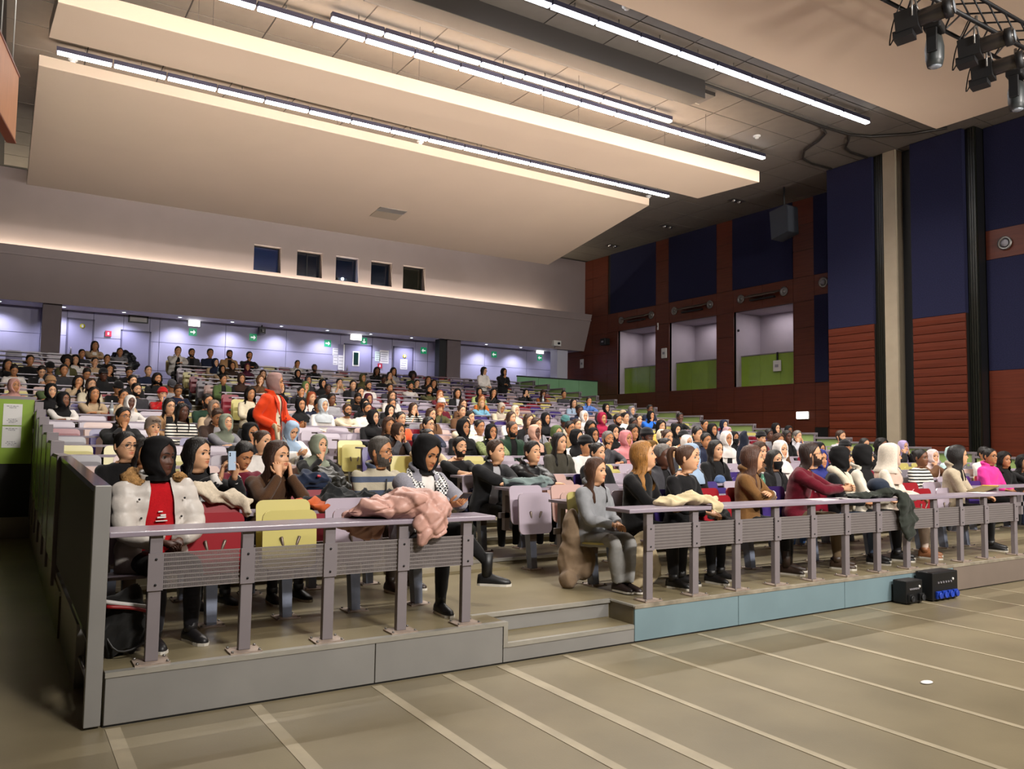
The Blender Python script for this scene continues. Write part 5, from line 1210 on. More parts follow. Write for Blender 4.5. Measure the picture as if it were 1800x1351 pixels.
        shell(sk, [(.150, 0, 0, (.004, .004, .006), 0), (.144, 0, 0, (.04, .04, .05), 0), (.122, 0, 0, (.068, .074, .09), 0), (.095, 0, 0, (.085, .096, .11), 0), (.066, 0, o, None, 0)]+([(.063, 0, o+.006, None, 0), (.034, 0, o+.007, None, 0), (.031, .02, o-.002, None, 0)] if c == 'N' else [(fr, 0, o, None, 0)])+([(.02, .95, .012, None, 0), (.0, 1.25, .01, None, 0)] if c == 'N' else [(.03, .55, o, None, 0), (.005, 1.05, o, None, 0), (-.02, 1.2, o, None, 0)] if c == 'T' else [(.035, .9, .01, None, 0), (.01, 1.4, .01, None, 0)]), n, None, m, seed=seed, bump=(.003, 60)); mt = M_KNIT; nm = {'N': 'knit_hat', 'K': 'cap', 'T': 'turban'}[c]
        w, f, b = prof(.045)
        if c == 'N':
            pass
        elif c == 'K':
            a = np.linspace(-.95, .95, 9); inn = [((w+.014)*math.sin(t), -(f+.014)*math.cos(t), .05) for t in a]; out = [((w+.02)*math.sin(t)*.95, -(f+.085)*math.cos(t*.8), .035) for t in a]
            V = inn+out; V2 = [(x, y, z-.005) for x, y, z in V]; m.add(place(sk, V+V2), [(i, i+1, 10+i, 9+i) for i in range(8)]+[(18+i, 27+i, 28+i, 19+i) for i in range(8)]+[(9+i, 10+i, 28+i, 27+i) for i in range(8)])
        else:
            e = MB(); e.ball((0, -.105, .085), (.03, .02, .022), 10, 6); m.add(place(sk, np.concatenate(e.v)), e.f, 0, True)
            m.tube(smoothpath(place(sk, [(-.05, -.09, .075), (0, -.112, .09), (.05, -.09, .075)]), 4), .014, 6)
    return m.mesh(nm, mt), nm
def beard_mesh(sk, seed=0):
    m = MB(); n = 22; G = []
    for z in (-.0, -.02, -.045, -.058, -.072, -.085, -.1, -.113, -.122):
        w, f, b = prof(z); o = .006 if z < -.05 else .002
        th = np.linspace(-1.5, 1.5, n); p = ellip(th, w+o, f+o+(.004 if z < -.07 else 0), b); p[:, 2] = z; G.append(place(sk, p))
    v = np.concatenate(G); F = []
    zs = (-.0, -.02, -.045, -.058, -.072, -.085, -.1, -.113, -.122); th = np.linspace(-1.5, 1.5, n)
    for i in range(8):
        for j in range(n-1):
            t = abs((th[j]+th[j+1])/2); lim = (1.22, 1.05, .85 if True else 0, .42, .30, 0, 0, 0)[i]
            if t >= lim: F.append((i*n+j, i*n+j+1, (i+1)*n+j+1, (i+1)*n+j))
    m.add(v, F, 0, True)
    m.tube(place(sk, [(-.03, -.089, -.055), (-.015, -.099, -.046), (0, -.1015, -.0445), (.015, -.099, -.046), (.03, -.089, -.055)]), [.003, .0048, .005, .0048, .003], 6)
    return m.mesh('beard', M_HAIR)
def glasses_mesh(sk):
    m = MB()
    for sd in (-1, 1):
        a = np.linspace(0, 2*PI, 15)[:-1]; m.tube(place(sk, [(sd*.034+.024*math.cos(t), -.103+.012*abs(math.cos(t)*.6+sd*.35), -.002+.020*math.sin(t)) for t in a]), .0019, 5, closed=True)
        m.tube(place(sk, [(sd*.057, -.097, .004), (sd*.076, -.05, .006), (sd*.08, .005, .002)]), .0018, 5)
    m.tube(place(sk, [(-.011, -.104, .002), (0, -.106, .005), (.011, -.104, .002)]), .0018, 5)
    return m.mesh('glasses', M_BLACK)
def mask_mesh(sk):
    m = MB(); n = 15; G = []
    for z in (-.012, -.03, -.05, -.075, -.1, -.112):
        w, f, b = prof(z); th = np.linspace(-1.15, 1.15, n); p = ellip(th, w+.006, f+.006+.022*math.exp(-((z+.038)/.03)**2), b); p[:, 2] = z-.008*abs(th) if z > -.02 else z; G.append(place(sk, p))
    v = np.concatenate(G); m.add(v, [(i*n+j, i*n+j+1, (i+1)*n+j+1, (i+1)*n+j) for i in range(5) for j in range(n-1)], 0, True)
    return m.mesh('face_mask', M_CLOTH)
# ---- poses
def pose(p, yaw=20, pitch=0, male=False, var=0):
    b = 1.1 if male else 1.0
    if p == 'u': return Skel(lean=2, yaw=yaw, pitch=pitch-2, wr=[(-.10, -.36, .68), (.08, -.36, .68)], el=[(-.30, .0, .7), (.30, .0, .7)], broad=b), ({'d': (.6, -.6, -.2), 'n': (0, 0, -1)}, {'d': (-.6, -.6, -.2), 'n': (0, 0, -1)})
    if p == 'f': return Skel(lean=17, yaw=yaw, pitch=pitch-6, wr=[(.05, -.52, .835), (-.05, -.49, .85)], el=[(-.32, -.34, .8), (.32, -.34, .8)], broad=b), ({'d': (1, -.25, 0), 'n': (0, 0, -1), 'curl': .25}, {'d': (-1, -.25, 0), 'n': (0, 0, -1), 'curl': .25})
    if p == 'c':
        s = Skel(lean=15, yaw=yaw, pitch=pitch-6, roll=5, wr=[(0, 0, 0), (.02, -.50, .835)], el=[(-.18, -.50, .8), (.32, -.34, .8)], broad=b)
        q = place(s, [(-.035, -.085, -.165)])[0]; s.wr[0] = q
        return s, ({'d': s.headR@np.array([.12, .12, .95]), 'n': s.headR@np.array([.55, .9, 0]), 'curl': .75}, {'d': (-1, -.2, 0), 'n': (0, 0, -1), 'curl': .3})
    if p == 'd':
        s = Skel(lean=18, yaw=yaw, pitch=pitch-4, wr=[0, 0], el=[(-.15, -.52, .8), (.15, -.52, .8)], broad=b)
        s.wr = [place(s, [(-.062, -.075, -.15)])[0], place(s, [(.062, -.075, -.15)])[0]]
        return s, ({'d': s.headR@np.array([-.05, .12, 1]), 'n': s.headR@np.array([.6, .8, 0]), 'curl': .7}, {'d': s.headR@np.array([.05, .12, 1]), 'n': s.headR@np.array([-.6, .8, 0]), 'curl': .7})
    if p == 'p': return Skel(lean=15, yaw=yaw*.5, pitch=24, wr=[(-.05, -.46, .86), (.05, -.46, .86)], el=[(-.3, -.25, .78), (.3, -.25, .78)], broad=b), ({'d': (.35, -1, .25), 'n': (.5, 0, .8), 'curl': .5}, {'d': (-.35, -1, .25), 'n': (-.5, 0, .8), 'curl': .5})
HM = {'u': 1.19, 'f': 1.16, 'c': 1.16, 'd': 1.15, 'p': 1.16}
CACHE = {}
def cached(key, fn):
    if key not in CACHE: CACHE[key] = fn()
    return CACHE[key]
def gaze(x, y):
    """degrees the head turns from facing the stage wall towards the speaker"""
    return math.degrees(math.atan2(10-x, -(-9-y)))
PIX = random.Random(5)
def person(x, k, h, hair, skin, top, ps, fl_, label):
    z = fk(k); hi = k <= 5
    male = hair.startswith('sh') or hair.startswith('bald') or 'b' in fl_ or hair.startswith('K')
    gz = gaze(x, yk(k)); body = gz*.35; rel = gz*.75-body+PIX.uniform(-8, 8)
    bk = round(min(max(rel, -10), 35)/7)*7
    var = 1 if male else 0
    sk, hands = cached(('sk', ps, bk, var), lambda: pose(ps, bk, 0, male))
    hm = sk.head[2]
    s = min(max(h/hm, .93), 1.07)
    root = thing('person', label, 'person', (x, yk(k), z), math.radians(body+PIX.uniform(-4, 4)), None)
    root.scale = (s, s, s)
    put('body', cached(('body', ps, bk, var, hi), lambda: body_mesh(sk, hi, hands, male)), root, color=SKIN[skin])
    tc, _, tk = top.partition(':'); kind = {'jacket': 'jacket', 'coat': 'jacket', 'leather': 'jacket', 'hoodie': 'hoodie', 'puffer': 'puffer', 't-shirt': 'tee', 'tracksuit': 'jacket', 'cardigan': 'jacket', 'fleece': 'hoodie'}.get(tk, 'sweater')
    vox = .018 if hi else .026
    short = tk == 't-shirt'
    def mk(): return top_mesh(sk, kind, vox, short=short, seed=PIX.randint(0, 9))
    tm = cached(('top', ps, var, kind, hi, short), mk)
    m_ = M_STRIPE if tc == 'stripe' else M_CAMO if tc == 'camo' else M_PUFF if kind == 'puffer' else M_KNIT if tk == 'sweater' else M_CLOTH
    nm = {'jacket': 'jacket', 'hoodie': 'hoodie', 'puffer': 'jacket', 'tee': 'tshirt'}.get(kind, 'sweater')
    opening = kind == 'jacket' and tk in ('jacket', 'coat', 'cardigan')
    if opening: tm = cached(('topo', ps, var, kind, hi), lambda: open_front(top_mesh(sk, kind, vox, seed=3), sk))
    tm2 = cached(('tm', tm.name, m_.name), lambda: remat(tm, m_, nm))
    put(nm, tm2, root, color=C_(tc))
    if opening:
        im = cached(('inner', ps, var, hi), lambda: inner_mesh(sk, vox)); put('shirt', im, root, color=C_(PIX.choice(['white', 'black', 'dgrey', 'cream', 'lgrey', 'black'])))
    if k <= 2: put('trousers', cached(('legs', ps, var), lambda: remat(legs_mesh(sk), M_CLOTH, 'trousers')), root, color=C_(PIX.choice(['black', 'navy', 'dgrey', 'blue'])))
    else: put('trousers', cached(('legsl', ps), lambda: remat(legs_mesh(sk, .04), M_CLOTH, 'trousers')), root, color=C_(PIX.choice(['black', 'navy', 'dgrey', 'blue'])))
    code, _, hcol = hair.partition(':')
    if code == 'H': hc = C_(hcol); cc = 'H'
    elif code in ('N', 'K', 'T'): hc = C_(hcol); cc = code
    elif code.startswith('sh'): cc = 'sh'; hc = srgb(HAIRC.get(code[2:], HAIRC['']))
    elif code == 'bald': cc = 'bald'; hc = srgb('#3a2c24')
    else: cc = code[0]; hc = srgb(HAIRC.get(code[1:], HAIRC['']))
    sd = PIX.randint(0, 2) if cc in ('H', 'L', 'C') else 0
    hmsh, hn = cached(('hair', cc, ps, bk, var, hi, sd), lambda: hair_mesh(sk, cc, hi, sd)); put(hn, hmsh, root, color=hc)
    if cc in ('N', 'K', 'T') and not (cc == 'T'):
        hm2, hn2 = cached(('hair', 'sh', ps, bk, var, hi, 9), lambda: hair_mesh(sk, 'bald', hi, 9)); put('hair', hm2, root, color=srgb(HAIRC['']))
    if 'b' in fl_: put('beard', cached(('beard', ps, bk, var), lambda: beard_mesh(sk)), root, color=srgb('#1a120e'))
    if 'g' in fl_: put('glasses', cached(('gl', ps, bk, var), lambda: glasses_mesh(sk)), root)
    if 'm' in fl_: put('face_mask', cached(('mask', ps, bk, var), lambda: mask_mesh(sk)), root, color=C_('black'))
    return root
def remat(me, m, name):
    c = me.copy(); c.materials.clear(); c.materials.append(m); c.name = name
    c.polygons.foreach_set('material_index', [0]*len(c.polygons)); return c
def inner_mesh(sk, vox):
    m = MB(); closed(m, sk.torso(20, .004, 10)); return remat(fuse(m, vox, 2, .002, 15, 3), M_CLOTH, 'shirt')
def add_parts(root, sk, hands, skin, hair, hcol, hi=True, male=False, glasses=False, beard=None, seed=0):
    put('body', body_mesh(sk, hi, hands, male), root, color=skin)
    if hair:
        hmsh, hn = hair_mesh(sk, hair, hi, seed); put(hn, hmsh, root, color=hcol)
    if glasses: put('glasses', glasses_mesh(sk), root)
    if beard: put('beard', beard_mesh(sk), root, color=beard)
def lower(root, sk, col, shoe, wide=1., boot=0., m=None, seed=0):
    put('trousers', remat(legs_mesh(sk, .018, wide, seed), m or M_CLOTH, 'trousers'), root, color=col)
    for H, K, A, toe in sk_legs(sk): put('shoe', shoe_mesh(A, toe, boot), root, color=shoe)
# ------------------------------------------------------------------ the crowd
for p in PEOPLE: person(*((max(p[0], .40),)+p[1:] if p[1] < 4 else p))
# ------------------------------------------------------------------ people modelled singly in the nearest rows
def root_(label, x, y, z, rz, s=1.): 
    o = thing('person', label, 'person', (x, y, z), math.radians(rz)); o.scale = (s, s, s); return o
def tube_part(name, P, r, m, root, col=None, n=8, k=4): 
    b = MB(); b.tube(smoothpath(P, k), r, n); return b.build(name, m, root, color=col)
def chest(sk, x, t, f): p, M = sk.spine(t); return p+M@np.array([x, f, 0])
def phone(root, at, d, up, col, lens=True, w=.038, h=.078):
    d = np.array(d, float); d /= np.linalg.norm(d); up = np.array(up, float); up -= d*(up@d); up /= np.linalg.norm(up); s = np.cross(up, d); at = np.array(at, float)
    b = MB(); V = []
    for q in (-.0045, .0045): V += [at+s*a*w+up*c*h+d*q for a, c in ((-1, -1), (1, -1), (1, 1), (-1, 1))]
    b.hexa(V[:4], V[4:], 0)
    V = [at+s*a*w*.9+up*c*h*.94-d*.0047 for a, c in ((-1, -1), (1, -1), (1, 1), (-1, 1))]; W_ = [v-d*.0006 for v in V]; b.hexa(W_, V, 1)
    if lens:
        for q in (.75, .55): 
            c = at-s*w*.6+up*h*q+d*.006; b.ball(c, .007, 6, 4, 1)
    return b
LAPH = ({'d': (.5, -.8, -.15), 'n': (.3, 0, -1), 'curl': .55}, {'d': (-.5, -.8, -.15), 'n': (-.3, 0, -1), 'curl': .55})
BLK = C_('black'); HB = srgb('#15100d'); HBR = srgb('#40291b')

# woman in the white parka
r = root_('person in open white parka, red sweater and black headscarf at left end', .36, .93, .31, 12)
sk = Skel(lean=3, yaw=24, pitch=0, wr=[(-.06, -.32, .665), (.07, -.31, .67)], el=[(-.32, -.06, .74), (.32, -.06, .74)], broad=1.1)
add_parts(r, sk, LAPH, SKIN['k'], 'Hs', BLK, seed=1); put('sweater', remat(top_mesh(sk, 'sweater', .016, seed=2), M_KNIT, 'sweater'), r, color=srgb('#b3131c'))
def skirt(m): closed(m, [sk.hip+np.stack([(.21+.02*i)*np.sin(a), -(.16+.015*i)*np.cos(a)+.02, 0*a-.16*i/2+.06], -1) for a in [np.arange(18)*2*PI/18] for i in range(3)][::-1])
PK = put('parka', remat(open_front(top_mesh(sk, 'puffer', .016, seed=4, extra=skirt, puff=(.105, .012)), sk, .07, .125), M_PUFF, 'parka'), r, color=srgb('#c6beb6'))
b = MB(); a = np.linspace(.75, 2*PI-.75, 22); p, M = sk.spine(.52); b.tube([p+M@np.array([.165*math.sin(t), -.13*math.cos(t)+.03, .03+.02*math.sin(t*2)]) for t in a], np.interp(np.arange(22), [0, 3, 11, 18, 21], [.02, .052, .05, .052, .02]), 12)
V = np.concatenate(b.v); V = V+np.random.default_rng(2).normal(size=V.shape)*.008; b.v = [V]; b.build('fur_trim', M_FUR, PK, color=srgb('#a37c4e'))
b = MB()
for x, t in ((-.155, .43), (-.135, .30), (.155, .43), (.14, .3), (-.13, .16)): b.ball(chest(sk, x, t, -.145), .008, 7, 5)
b.build('snap_buttons', M_BLACK, PK)
b = MB()
for x, t, w, h in ((-.0, .30, .03, .005), (.01, .315, .018, .006), (.0, .275, .04, .003), (-.01, .34, .015, .004)): c = chest(sk, x, t, -.152); b.box(c[0]-w, c[0]+w, c[1], c[1]+.012, c[2]-h, c[2]+h)
b.build('sweater_print', M_WHITE, r); lower(r, sk, srgb('#16151a'), srgb('#1c1a1c'), 1.15)
# woman with the checked scarf
r = root_('person in black headscarf with black and white checked scarf looking down at phone', 2.42, .93, .31, 8, 1.04)
sk = Skel(lean=10, yaw=10, pitch=20, wr=[(-.05, -.50, .83), (.06, -.50, .84)], el=[(-.3, -.22, .78), (.3, -.22, .78)], legs='cross')
add_parts(r, sk, ({'d': (.35, -1, .2), 'n': (.5, 0, .8), 'curl': .55}, {'d': (-.35, -1, .2), 'n': (-.5, 0, .8), 'curl': .55}), SKIN['m'], 'Hs', BLK, seed=2)
put('tshirt', inner_mesh(sk, .018), r, color=C_('white')); put('cardigan', remat(open_front(top_mesh(sk, 'jacket', .016, seed=6), sk, .06, .10), M_KNIT, 'cardigan'), r, color=srgb('#85838c'))
for sd in (-1, 1):
    P = [chest(sk, sd*.05, .56, .06), chest(sk, sd*.11, .52, -.03), chest(sk, sd*.115, .45, -.135), chest(sk, sd*.10, .34, -.165), chest(sk, sd*.095, .2, -.175), chest(sk, sd*.09, .1, -.18)]
    b = MB(); Q = smoothpath(P, 4); G = []
    for i, q in enumerate(Q): 
        w = .055; G.append([q+np.array([-w, .004*math.sin(i), 0]), q+np.array([-w*.4, -.012, 0]), q+np.array([w*.3, .004, 0]), q+np.array([w, -.008, 0])])
    k = len(G); b.add(np.concatenate(G), [(i*4+j, i*4+j+1, i*4+j+5, i*4+j+4) for i in range(k-1) for j in range(3)], 0, True); o = b.build('checked_scarf', M_KEFF, r); so = o.modifiers.new('s', 'SOLIDIFY'); so.thickness = .012
b = MB()
for i in range(9): b.tube([chest(sk, .2+.012*i, .16, -.28-.01*(i % 3)), chest(sk, .21+.013*i, .09, -.31)], .006, 5)
b.build('fringe', M_WHITE, r)
b = phone(r, (.005, -.61, .885), (0, .6, .8), (0, -.8, .6), None); b.build('phone', [mat('dark phone', srgb('#3a2a22'), .3), M_BLACK], r)
b = MB()
for i in range(5): c = chest(sk, 0, .1+.05*i, -.142); b.add([c+np.array([-.02, 0, -.02]), c+np.array([.015, 0, 0]), c+np.array([-.02, 0, .02])], [(0, 1, 2)])
b.build('tshirt_print', M_BLACK, r); lower(r, sk, BLK, srgb('#121112'), 1., .12)
# girl in the grey sweat suit
r = root_('girl with long brown hair in grey sweatsuit, hands in lap beside the steps', 4.27, .9, .31, 8, .90); r['label'] = 'person with long brown hair in grey sweatsuit, hands folded in lap beside the steps'
sk = Skel(lean=2, yaw=14, pitch=0, wr=[(-.03, -.33, .68), (.05, -.33, .69)], el=[(-.24, -.02, .74), (.25, -.02, .74)], legs='ankles', broad=.9)
add_parts(r, sk, LAPH, SKIN['l'], 'L', srgb('#4a2f20'), seed=1); put('hoodie', remat(top_mesh(sk, 'hoodie', .016, seed=8), M_CLOTH, 'hoodie'), r, color=srgb('#858689'))
lower(r, sk, srgb('#8b8a88'), srgb('#2a1e1c'), 1.5)
# woman with long blond hair
r = root_('person with long wavy blond hair and black sweater holding a pink phone', 4.86, .93, .31, 22, 1.02)
sk = Skel(lean=4, yaw=26, pitch=-10, wr=[(-.02, -.40, .78), (.10, -.36, .70)], el=[(-.3, -.1, .8), (.3, -.08, .74)])
add_parts(r, sk, ({'d': (.8, -.5, .1), 'n': (0, -.3, -1), 'curl': .5}, {'d': (-.3, -.8, .2), 'n': (-.5, 0, .6), 'curl': .6}), SKIN['l'], 'W', srgb('#9a6a33'), seed=2)
put('sweater', remat(top_mesh(sk, 'sweater', .016, seed=1), M_KNIT, 'sweater'), r, color=srgb('#121112'))
b = phone(r, (.13, -.46, .80), (-.4, -.7, .5), (.6, -.1, .7), None); b.build('phone', [mat('rose phone', srgb('#b98d80'), .35), M_BLACK], r); lower(r, sk, BLK, BLK, 1.1)
# girl with the pony tail
r = root_('person with brown ponytail in black t-shirt behind the folded cream coat', 5.45, .95, .31, 16)
sk = Skel(lean=8, yaw=24, pitch=-4, wr=[(-.08, -.36, .68), (.08, -.36, .68)], el=[(-.28, -.1, .75), (.28, -.1, .75)])
add_parts(r, sk, LAPH, SKIN['l'], 'P', srgb('#4a3020'), seed=1); put('tshirt', remat(top_mesh(sk, 'sweater', .016, short=False, seed=5), M_CLOTH, 'tshirt'), r, color=srgb('#131214'))
b = MB()
for x in (-.045, .04): c = chest(sk, x, .26, -.142); b.box(c[0]-.02, c[0]-.008, c[1]-.004, c[1]+.006, c[2]-.03, c[2]+.03); b.box(c[0]+.008, c[0]+.02, c[1]-.004, c[1]+.006, c[2]-.03, c[2]+.03); b.box(c[0]-.008, c[0]+.008, c[1]-.004, c[1]+.006, c[2]+.02, c[2]+.03)
b.build('tshirt_print', M_WHITE, r); lower(r, sk, srgb('#17171a'), BLK)
# woman with the bob, arms crossed
r = root_('person with brown bob in camel brown cardigan, arms crossed', 6.5, .95, .31, 26, 1.0)
sk = Skel(lean=3, yaw=26, pitch=-3, wr=[(.10, -.24, .80), (-.08, -.27, .84)], el=[(-.29, -.14, .78), (.29, -.14, .80)])
add_parts(r, sk, ({'d': (1, -.1, .1), 'n': (0, .5, -.6), 'curl': .3}, {'d': (-1, -.1, .1), 'n': (0, .5, -.6), 'curl': .3}), SKIN['l'], 'L', srgb('#4d3022'), seed=1)
put('cardigan', remat(top_mesh(sk, 'hoodie', .016, seed=3), M_KNIT, 'cardigan'), r, color=srgb('#75532f')); lower(r, sk, BLK, srgb('#2a1c14'), 1., .12)
b = MB(); a = np.linspace(0, 2*PI, 11)[:-1]; c = np.array([.03, -.275, .835]); b.tube([c+np.array([0, .032*math.cos(t), .032*math.sin(t)]) for t in a], .007, 6, closed=True); b.build('watch', M_WHITE, r)
# man in dark red
r = root_('person with long dark hair and glasses in dark red sweater, hands clasped', 7.32, .95, .31, 28, 1.05)
sk = Skel(lean=17, yaw=20, pitch=-8, wr=[(-.04, -.50, .845), (.05, -.49, .85)], el=[(-.36, -.30, .80), (.36, -.30, .80)], broad=1.15)
add_parts(r, sk, ({'d': (.35, -1, .15), 'n': (.9, 0, -.2), 'curl': .5}, {'d': (-.35, -1, .15), 'n': (-.9, 0, -.2), 'curl': .5}), SKIN['l'], 'M', srgb('#2e1d16'), male=True, glasses=True, beard=srgb('#2e1d16'), seed=2)
put('sweater', remat(top_mesh(sk, 'sweater', .016, seed=7), M_KNIT, 'sweater'), r, color=srgb('#5e1020')); lower(r, sk, srgb('#5a4a36'), srgb('#3a2a1e'))
# woman with the cream scarf
r = root_('person in black headscarf and black sweater with a thick cream scarf', 8.08, .97, .31, 24)
sk = Skel(lean=5, yaw=26, wr=[(-.06, -.36, .70), (.08, -.36, .70)], el=[(-.28, -.05, .75), (.28, -.05, .75)])
add_parts(r, sk, LAPH, SKIN['m'], 'Hs', BLK, seed=0); put('sweater', remat(top_mesh(sk, 'sweater', .018, seed=1), M_KNIT, 'sweater'), r, color=srgb('#151416'))
def scarf(r, sk, col, name='scarf', w=.05):
    for sd in (-1, 1):
        P = [chest(sk, sd*.03, .57, .075), chest(sk, sd*.10, .56, .03), chest(sk, sd*.125, .5, -.08), chest(sk, sd*.09, .38, -.15), chest(sk, sd*.085, .22, -.165), chest(sk, sd*.08, .08, -.18)]
        b = MB(); b.tube(smoothpath(P, 4), [w*.8]*4+[w]*(len(smoothpath(P, 4))-4), 9); V = np.concatenate(b.v); V = V+np.sin(V*55)[:, [1, 2, 0]]*.005; b.v = [V]; b.build(name, M_KNIT, r, color=col)
scarf(r, sk, srgb('#cfc4ae')); lower(r, sk, srgb('#4b5a74'), BLK)
# woman with the cream jacket
r = root_('person in long black headscarf and quilted cream jacket', 8.6, 1.0, .31, 24, 1.02)
sk = Skel(lean=4, yaw=26, wr=[(-.06, -.36, .70), (.08, -.36, .70)], el=[(-.28, -.05, .75), (.28, -.05, .75)])
add_parts(r, sk, LAPH, SKIN['l'], 'H', BLK, seed=1); put('jacket', remat(top_mesh(sk, 'jacket', .018, seed=2), M_PUFF, 'jacket'), r, color=srgb('#cbc2b2')); lower(r, sk, srgb('#1a1a1e'), BLK)
# woman with the cream hood
r = root_('person in blush headscarf under a cream hood and cream hoodie', 9.14, .97, .31, 22, 1.03)
sk = Skel(lean=4, yaw=24, wr=[(-.08, -.36, .72), (.08, -.36, .72)], el=[(-.28, -.05, .76), (.28, -.05, .76)])
add_parts(r, sk, LAPH, SKIN['l'], 'H', srgb('#c3a898'), seed=2)
HOOD = [(.128, 0, 0, (.004, .004, .004), 0), (.125, .6, 0, (.035, .03, .05), 0), (.112, .9, 0, (.066, .06, .086), 0), (.09, 1.05, 0, (.085, .086, .110), 0), (.05, 1.15, 0, (.095, .096, .122), 0), (0, 1.2, 0, (.097, .1, .126), 0), (-.06, 1.15, 0, (.1, .104, .126), .1), (-.12, 1.0, 0, (.118, .12, .14), .4), (-.17, .85, 0, (.15, .15, .15), .8), (-.22, .75, 0, (.19, .18, .17), 1)]
b = shell(sk, HOOD, 40, None, seed=3, bump=(.005, 40)); o = b.build('hood', M_KNIT, r, color=srgb('#d6cbbb')); so = o.modifiers.new('s', 'SOLIDIFY'); so.thickness = .012
put('hoodie', remat(top_mesh(sk, 'hoodie', .018, seed=2), M_KNIT, 'hoodie'), r, color=srgb('#d6cbbb')); lower(r, sk, srgb('#b9a698'), srgb('#8a5a3a'))
# woman with the long dark hair at the right end
r = root_('person with long black hair and glasses in beige knit jumper at the right end', 10.72, .97, .31, 20, 1.03)
sk = Skel(lean=4, yaw=22, pitch=-4, wr=[(-.08, -.38, .70), (.08, -.38, .70)], el=[(-.3, -.05, .76), (.3, -.05, .76)])
add_parts(r, sk, LAPH, SKIN['l'], 'L', HB, glasses=True, seed=1); put('jumper', remat(top_mesh(sk, 'hoodie', .018, seed=4), M_KNIT, 'jumper'), r, color=srgb('#b3a48c')); lower(r, sk, BLK, BLK)
# man in striped fleece
r = root_('person with grey hair, glasses and grey beard in striped blue fleece', 2.5, 2.02, .31, 12, 1.02)
sk = Skel(lean=4, yaw=26, pitch=-2, wr=[(-.08, -.36, .72), (.08, -.36, .72)], el=[(-.3, -.05, .78), (.3, -.05, .78)], broad=1.15)
add_parts(r, sk, LAPH, SKIN['m'], 'sh', srgb('#4a443e'), male=True, glasses=True, beard=srgb('#4c453f'), seed=1); put('fleece', remat(top_mesh(sk, 'hoodie', .017, seed=5), M_FLEECE, 'fleece'), r)
b = MB(); b.tube([chest(sk, 0, t, -.16+.01*abs(t-.3)) for t in (.1, .2, .3, .4, .47)], .007, 6); b.build('zip', M_BLACK, r); lower(r, sk, srgb('#3a3028'), srgb('#2a1c14'))
# girl resting her face on her hands
r = root_('person with long brown hair in brown sweater resting her cheeks on both fists', 1.46, 2.0, .31, 8)
sk, hands = pose('d', 22, 0); add_parts(r, sk, hands, SKIN['l'], 'L', srgb('#38241a'), seed=2); put('sweater', remat(top_mesh(sk, 'sweater', .017, seed=6), M_KNIT, 'sweater'), r, color=srgb('#4b3321')); lower(r, sk, srgb('#232020'), BLK)
# girl filming with her phone
r = root_('person with long black hair and white cuffs filming with a pale blue phone', .82, 2.02, .31, 14)
sk = Skel(lean=6, yaw=26, pitch=-3, wr=[(.05, -.42, 1.04), (.17, -.42, 1.03)], el=[(-.2, -.34, .84), (.32, -.3, .84)])
add_parts(r, sk, ({'d': (.05, -.2, 1), 'n': (.8, -.4, 0), 'curl': .4}, {'d': (-.05, -.2, 1), 'n': (-.8, -.4, 0), 'curl': .4}), SKIN['l'], 'L', HB, seed=0); put('jacket', remat(top_mesh(sk, 'jacket', .017, seed=6), M_CLOTH, 'jacket'), r, color=srgb('#161517'))
for w, e in ((sk.arm(-1)[2], sk.arm(-1)[1]), (sk.arm(1)[2], sk.arm(1)[1])):
    d = (w-e)/np.linalg.norm(w-e); b = MB(); b.tube([w-d*.07, w-d*.01], [.058, .052], 12); b.build('cuff', M_CLOTH, r, color=C_('white'))
b = phone(r, (.11, -.48, 1.18), (.25, -1, .05), (0, 0, 1), None); b.build('phone', [mat('pale blue phone', srgb('#a9bcd2'), .2), M_BLACK], r); lower(r, sk, BLK, BLK)
# woman standing in the orange coat
r = root_('person standing in bright orange coat, mauve headscarf and cream dress', 2.86, 6.95, .80, 48, 1.04)
sk = Skel(hip=.93, lean=2, yaw=14, pitch=0, wr=[(-.25, -.16, 1.02), (.2, -.34, 1.02)], el=[(-.3, .08, 1.1), (.3, .0, 1.1)], legs='stand')
add_parts(r, sk, ({'d': (.2, -.6, -.6), 'n': (1, 0, -.2), 'curl': .6}, {'d': (0, -1, .1), 'n': (-1, 0, 0), 'curl': .5}), SKIN['m'], 'Hs', srgb('#8d6f69'), seed=2)
def gown(m): closed(m, [sk.hip+np.stack([(.165+.02*i)*np.sin(a), -(.13+.012*i)*np.cos(a), 0*a-.18*i+.15], -1) for a in [np.arange(18)*2*PI/18] for i in range(5)][::-1])
def coatl(m): closed(m, [sk.hip+np.stack([(.20+.022*i)*np.sin(a), -(.155+.015*i)*np.cos(a)+.012, 0*a-.16*i+.15], -1) for a in [np.arange(18)*2*PI/18] for i in range(4)][::-1])
m = MB(); closed(m, sk.torso(20, .004, 10)); gown(m); put('dress', remat(fuse(m, .018, 2, .003, 15, 3), M_CLOTH, 'dress'), r, color=C_('cream'))
cm = top_mesh(sk, 'jacket', .018, seed=3, extra=coatl)
bm = bmesh.new(); bm.from_mesh(cm); bmesh.ops.delete(bm, geom=[f for f in bm.faces if f.calc_center_median().y < -.06 and abs(f.calc_center_median().x) < .075 and f.calc_center_median().y > -.3 and (f.calc_center_median().z < 1.0 or abs(f.calc_center_median().x) < .07)], context='FACES'); bm.to_mesh(cm); bm.free()
PK = put('coat', remat(cm, M_CLOTH, 'coat'), r, color=srgb('#cf3c12'))
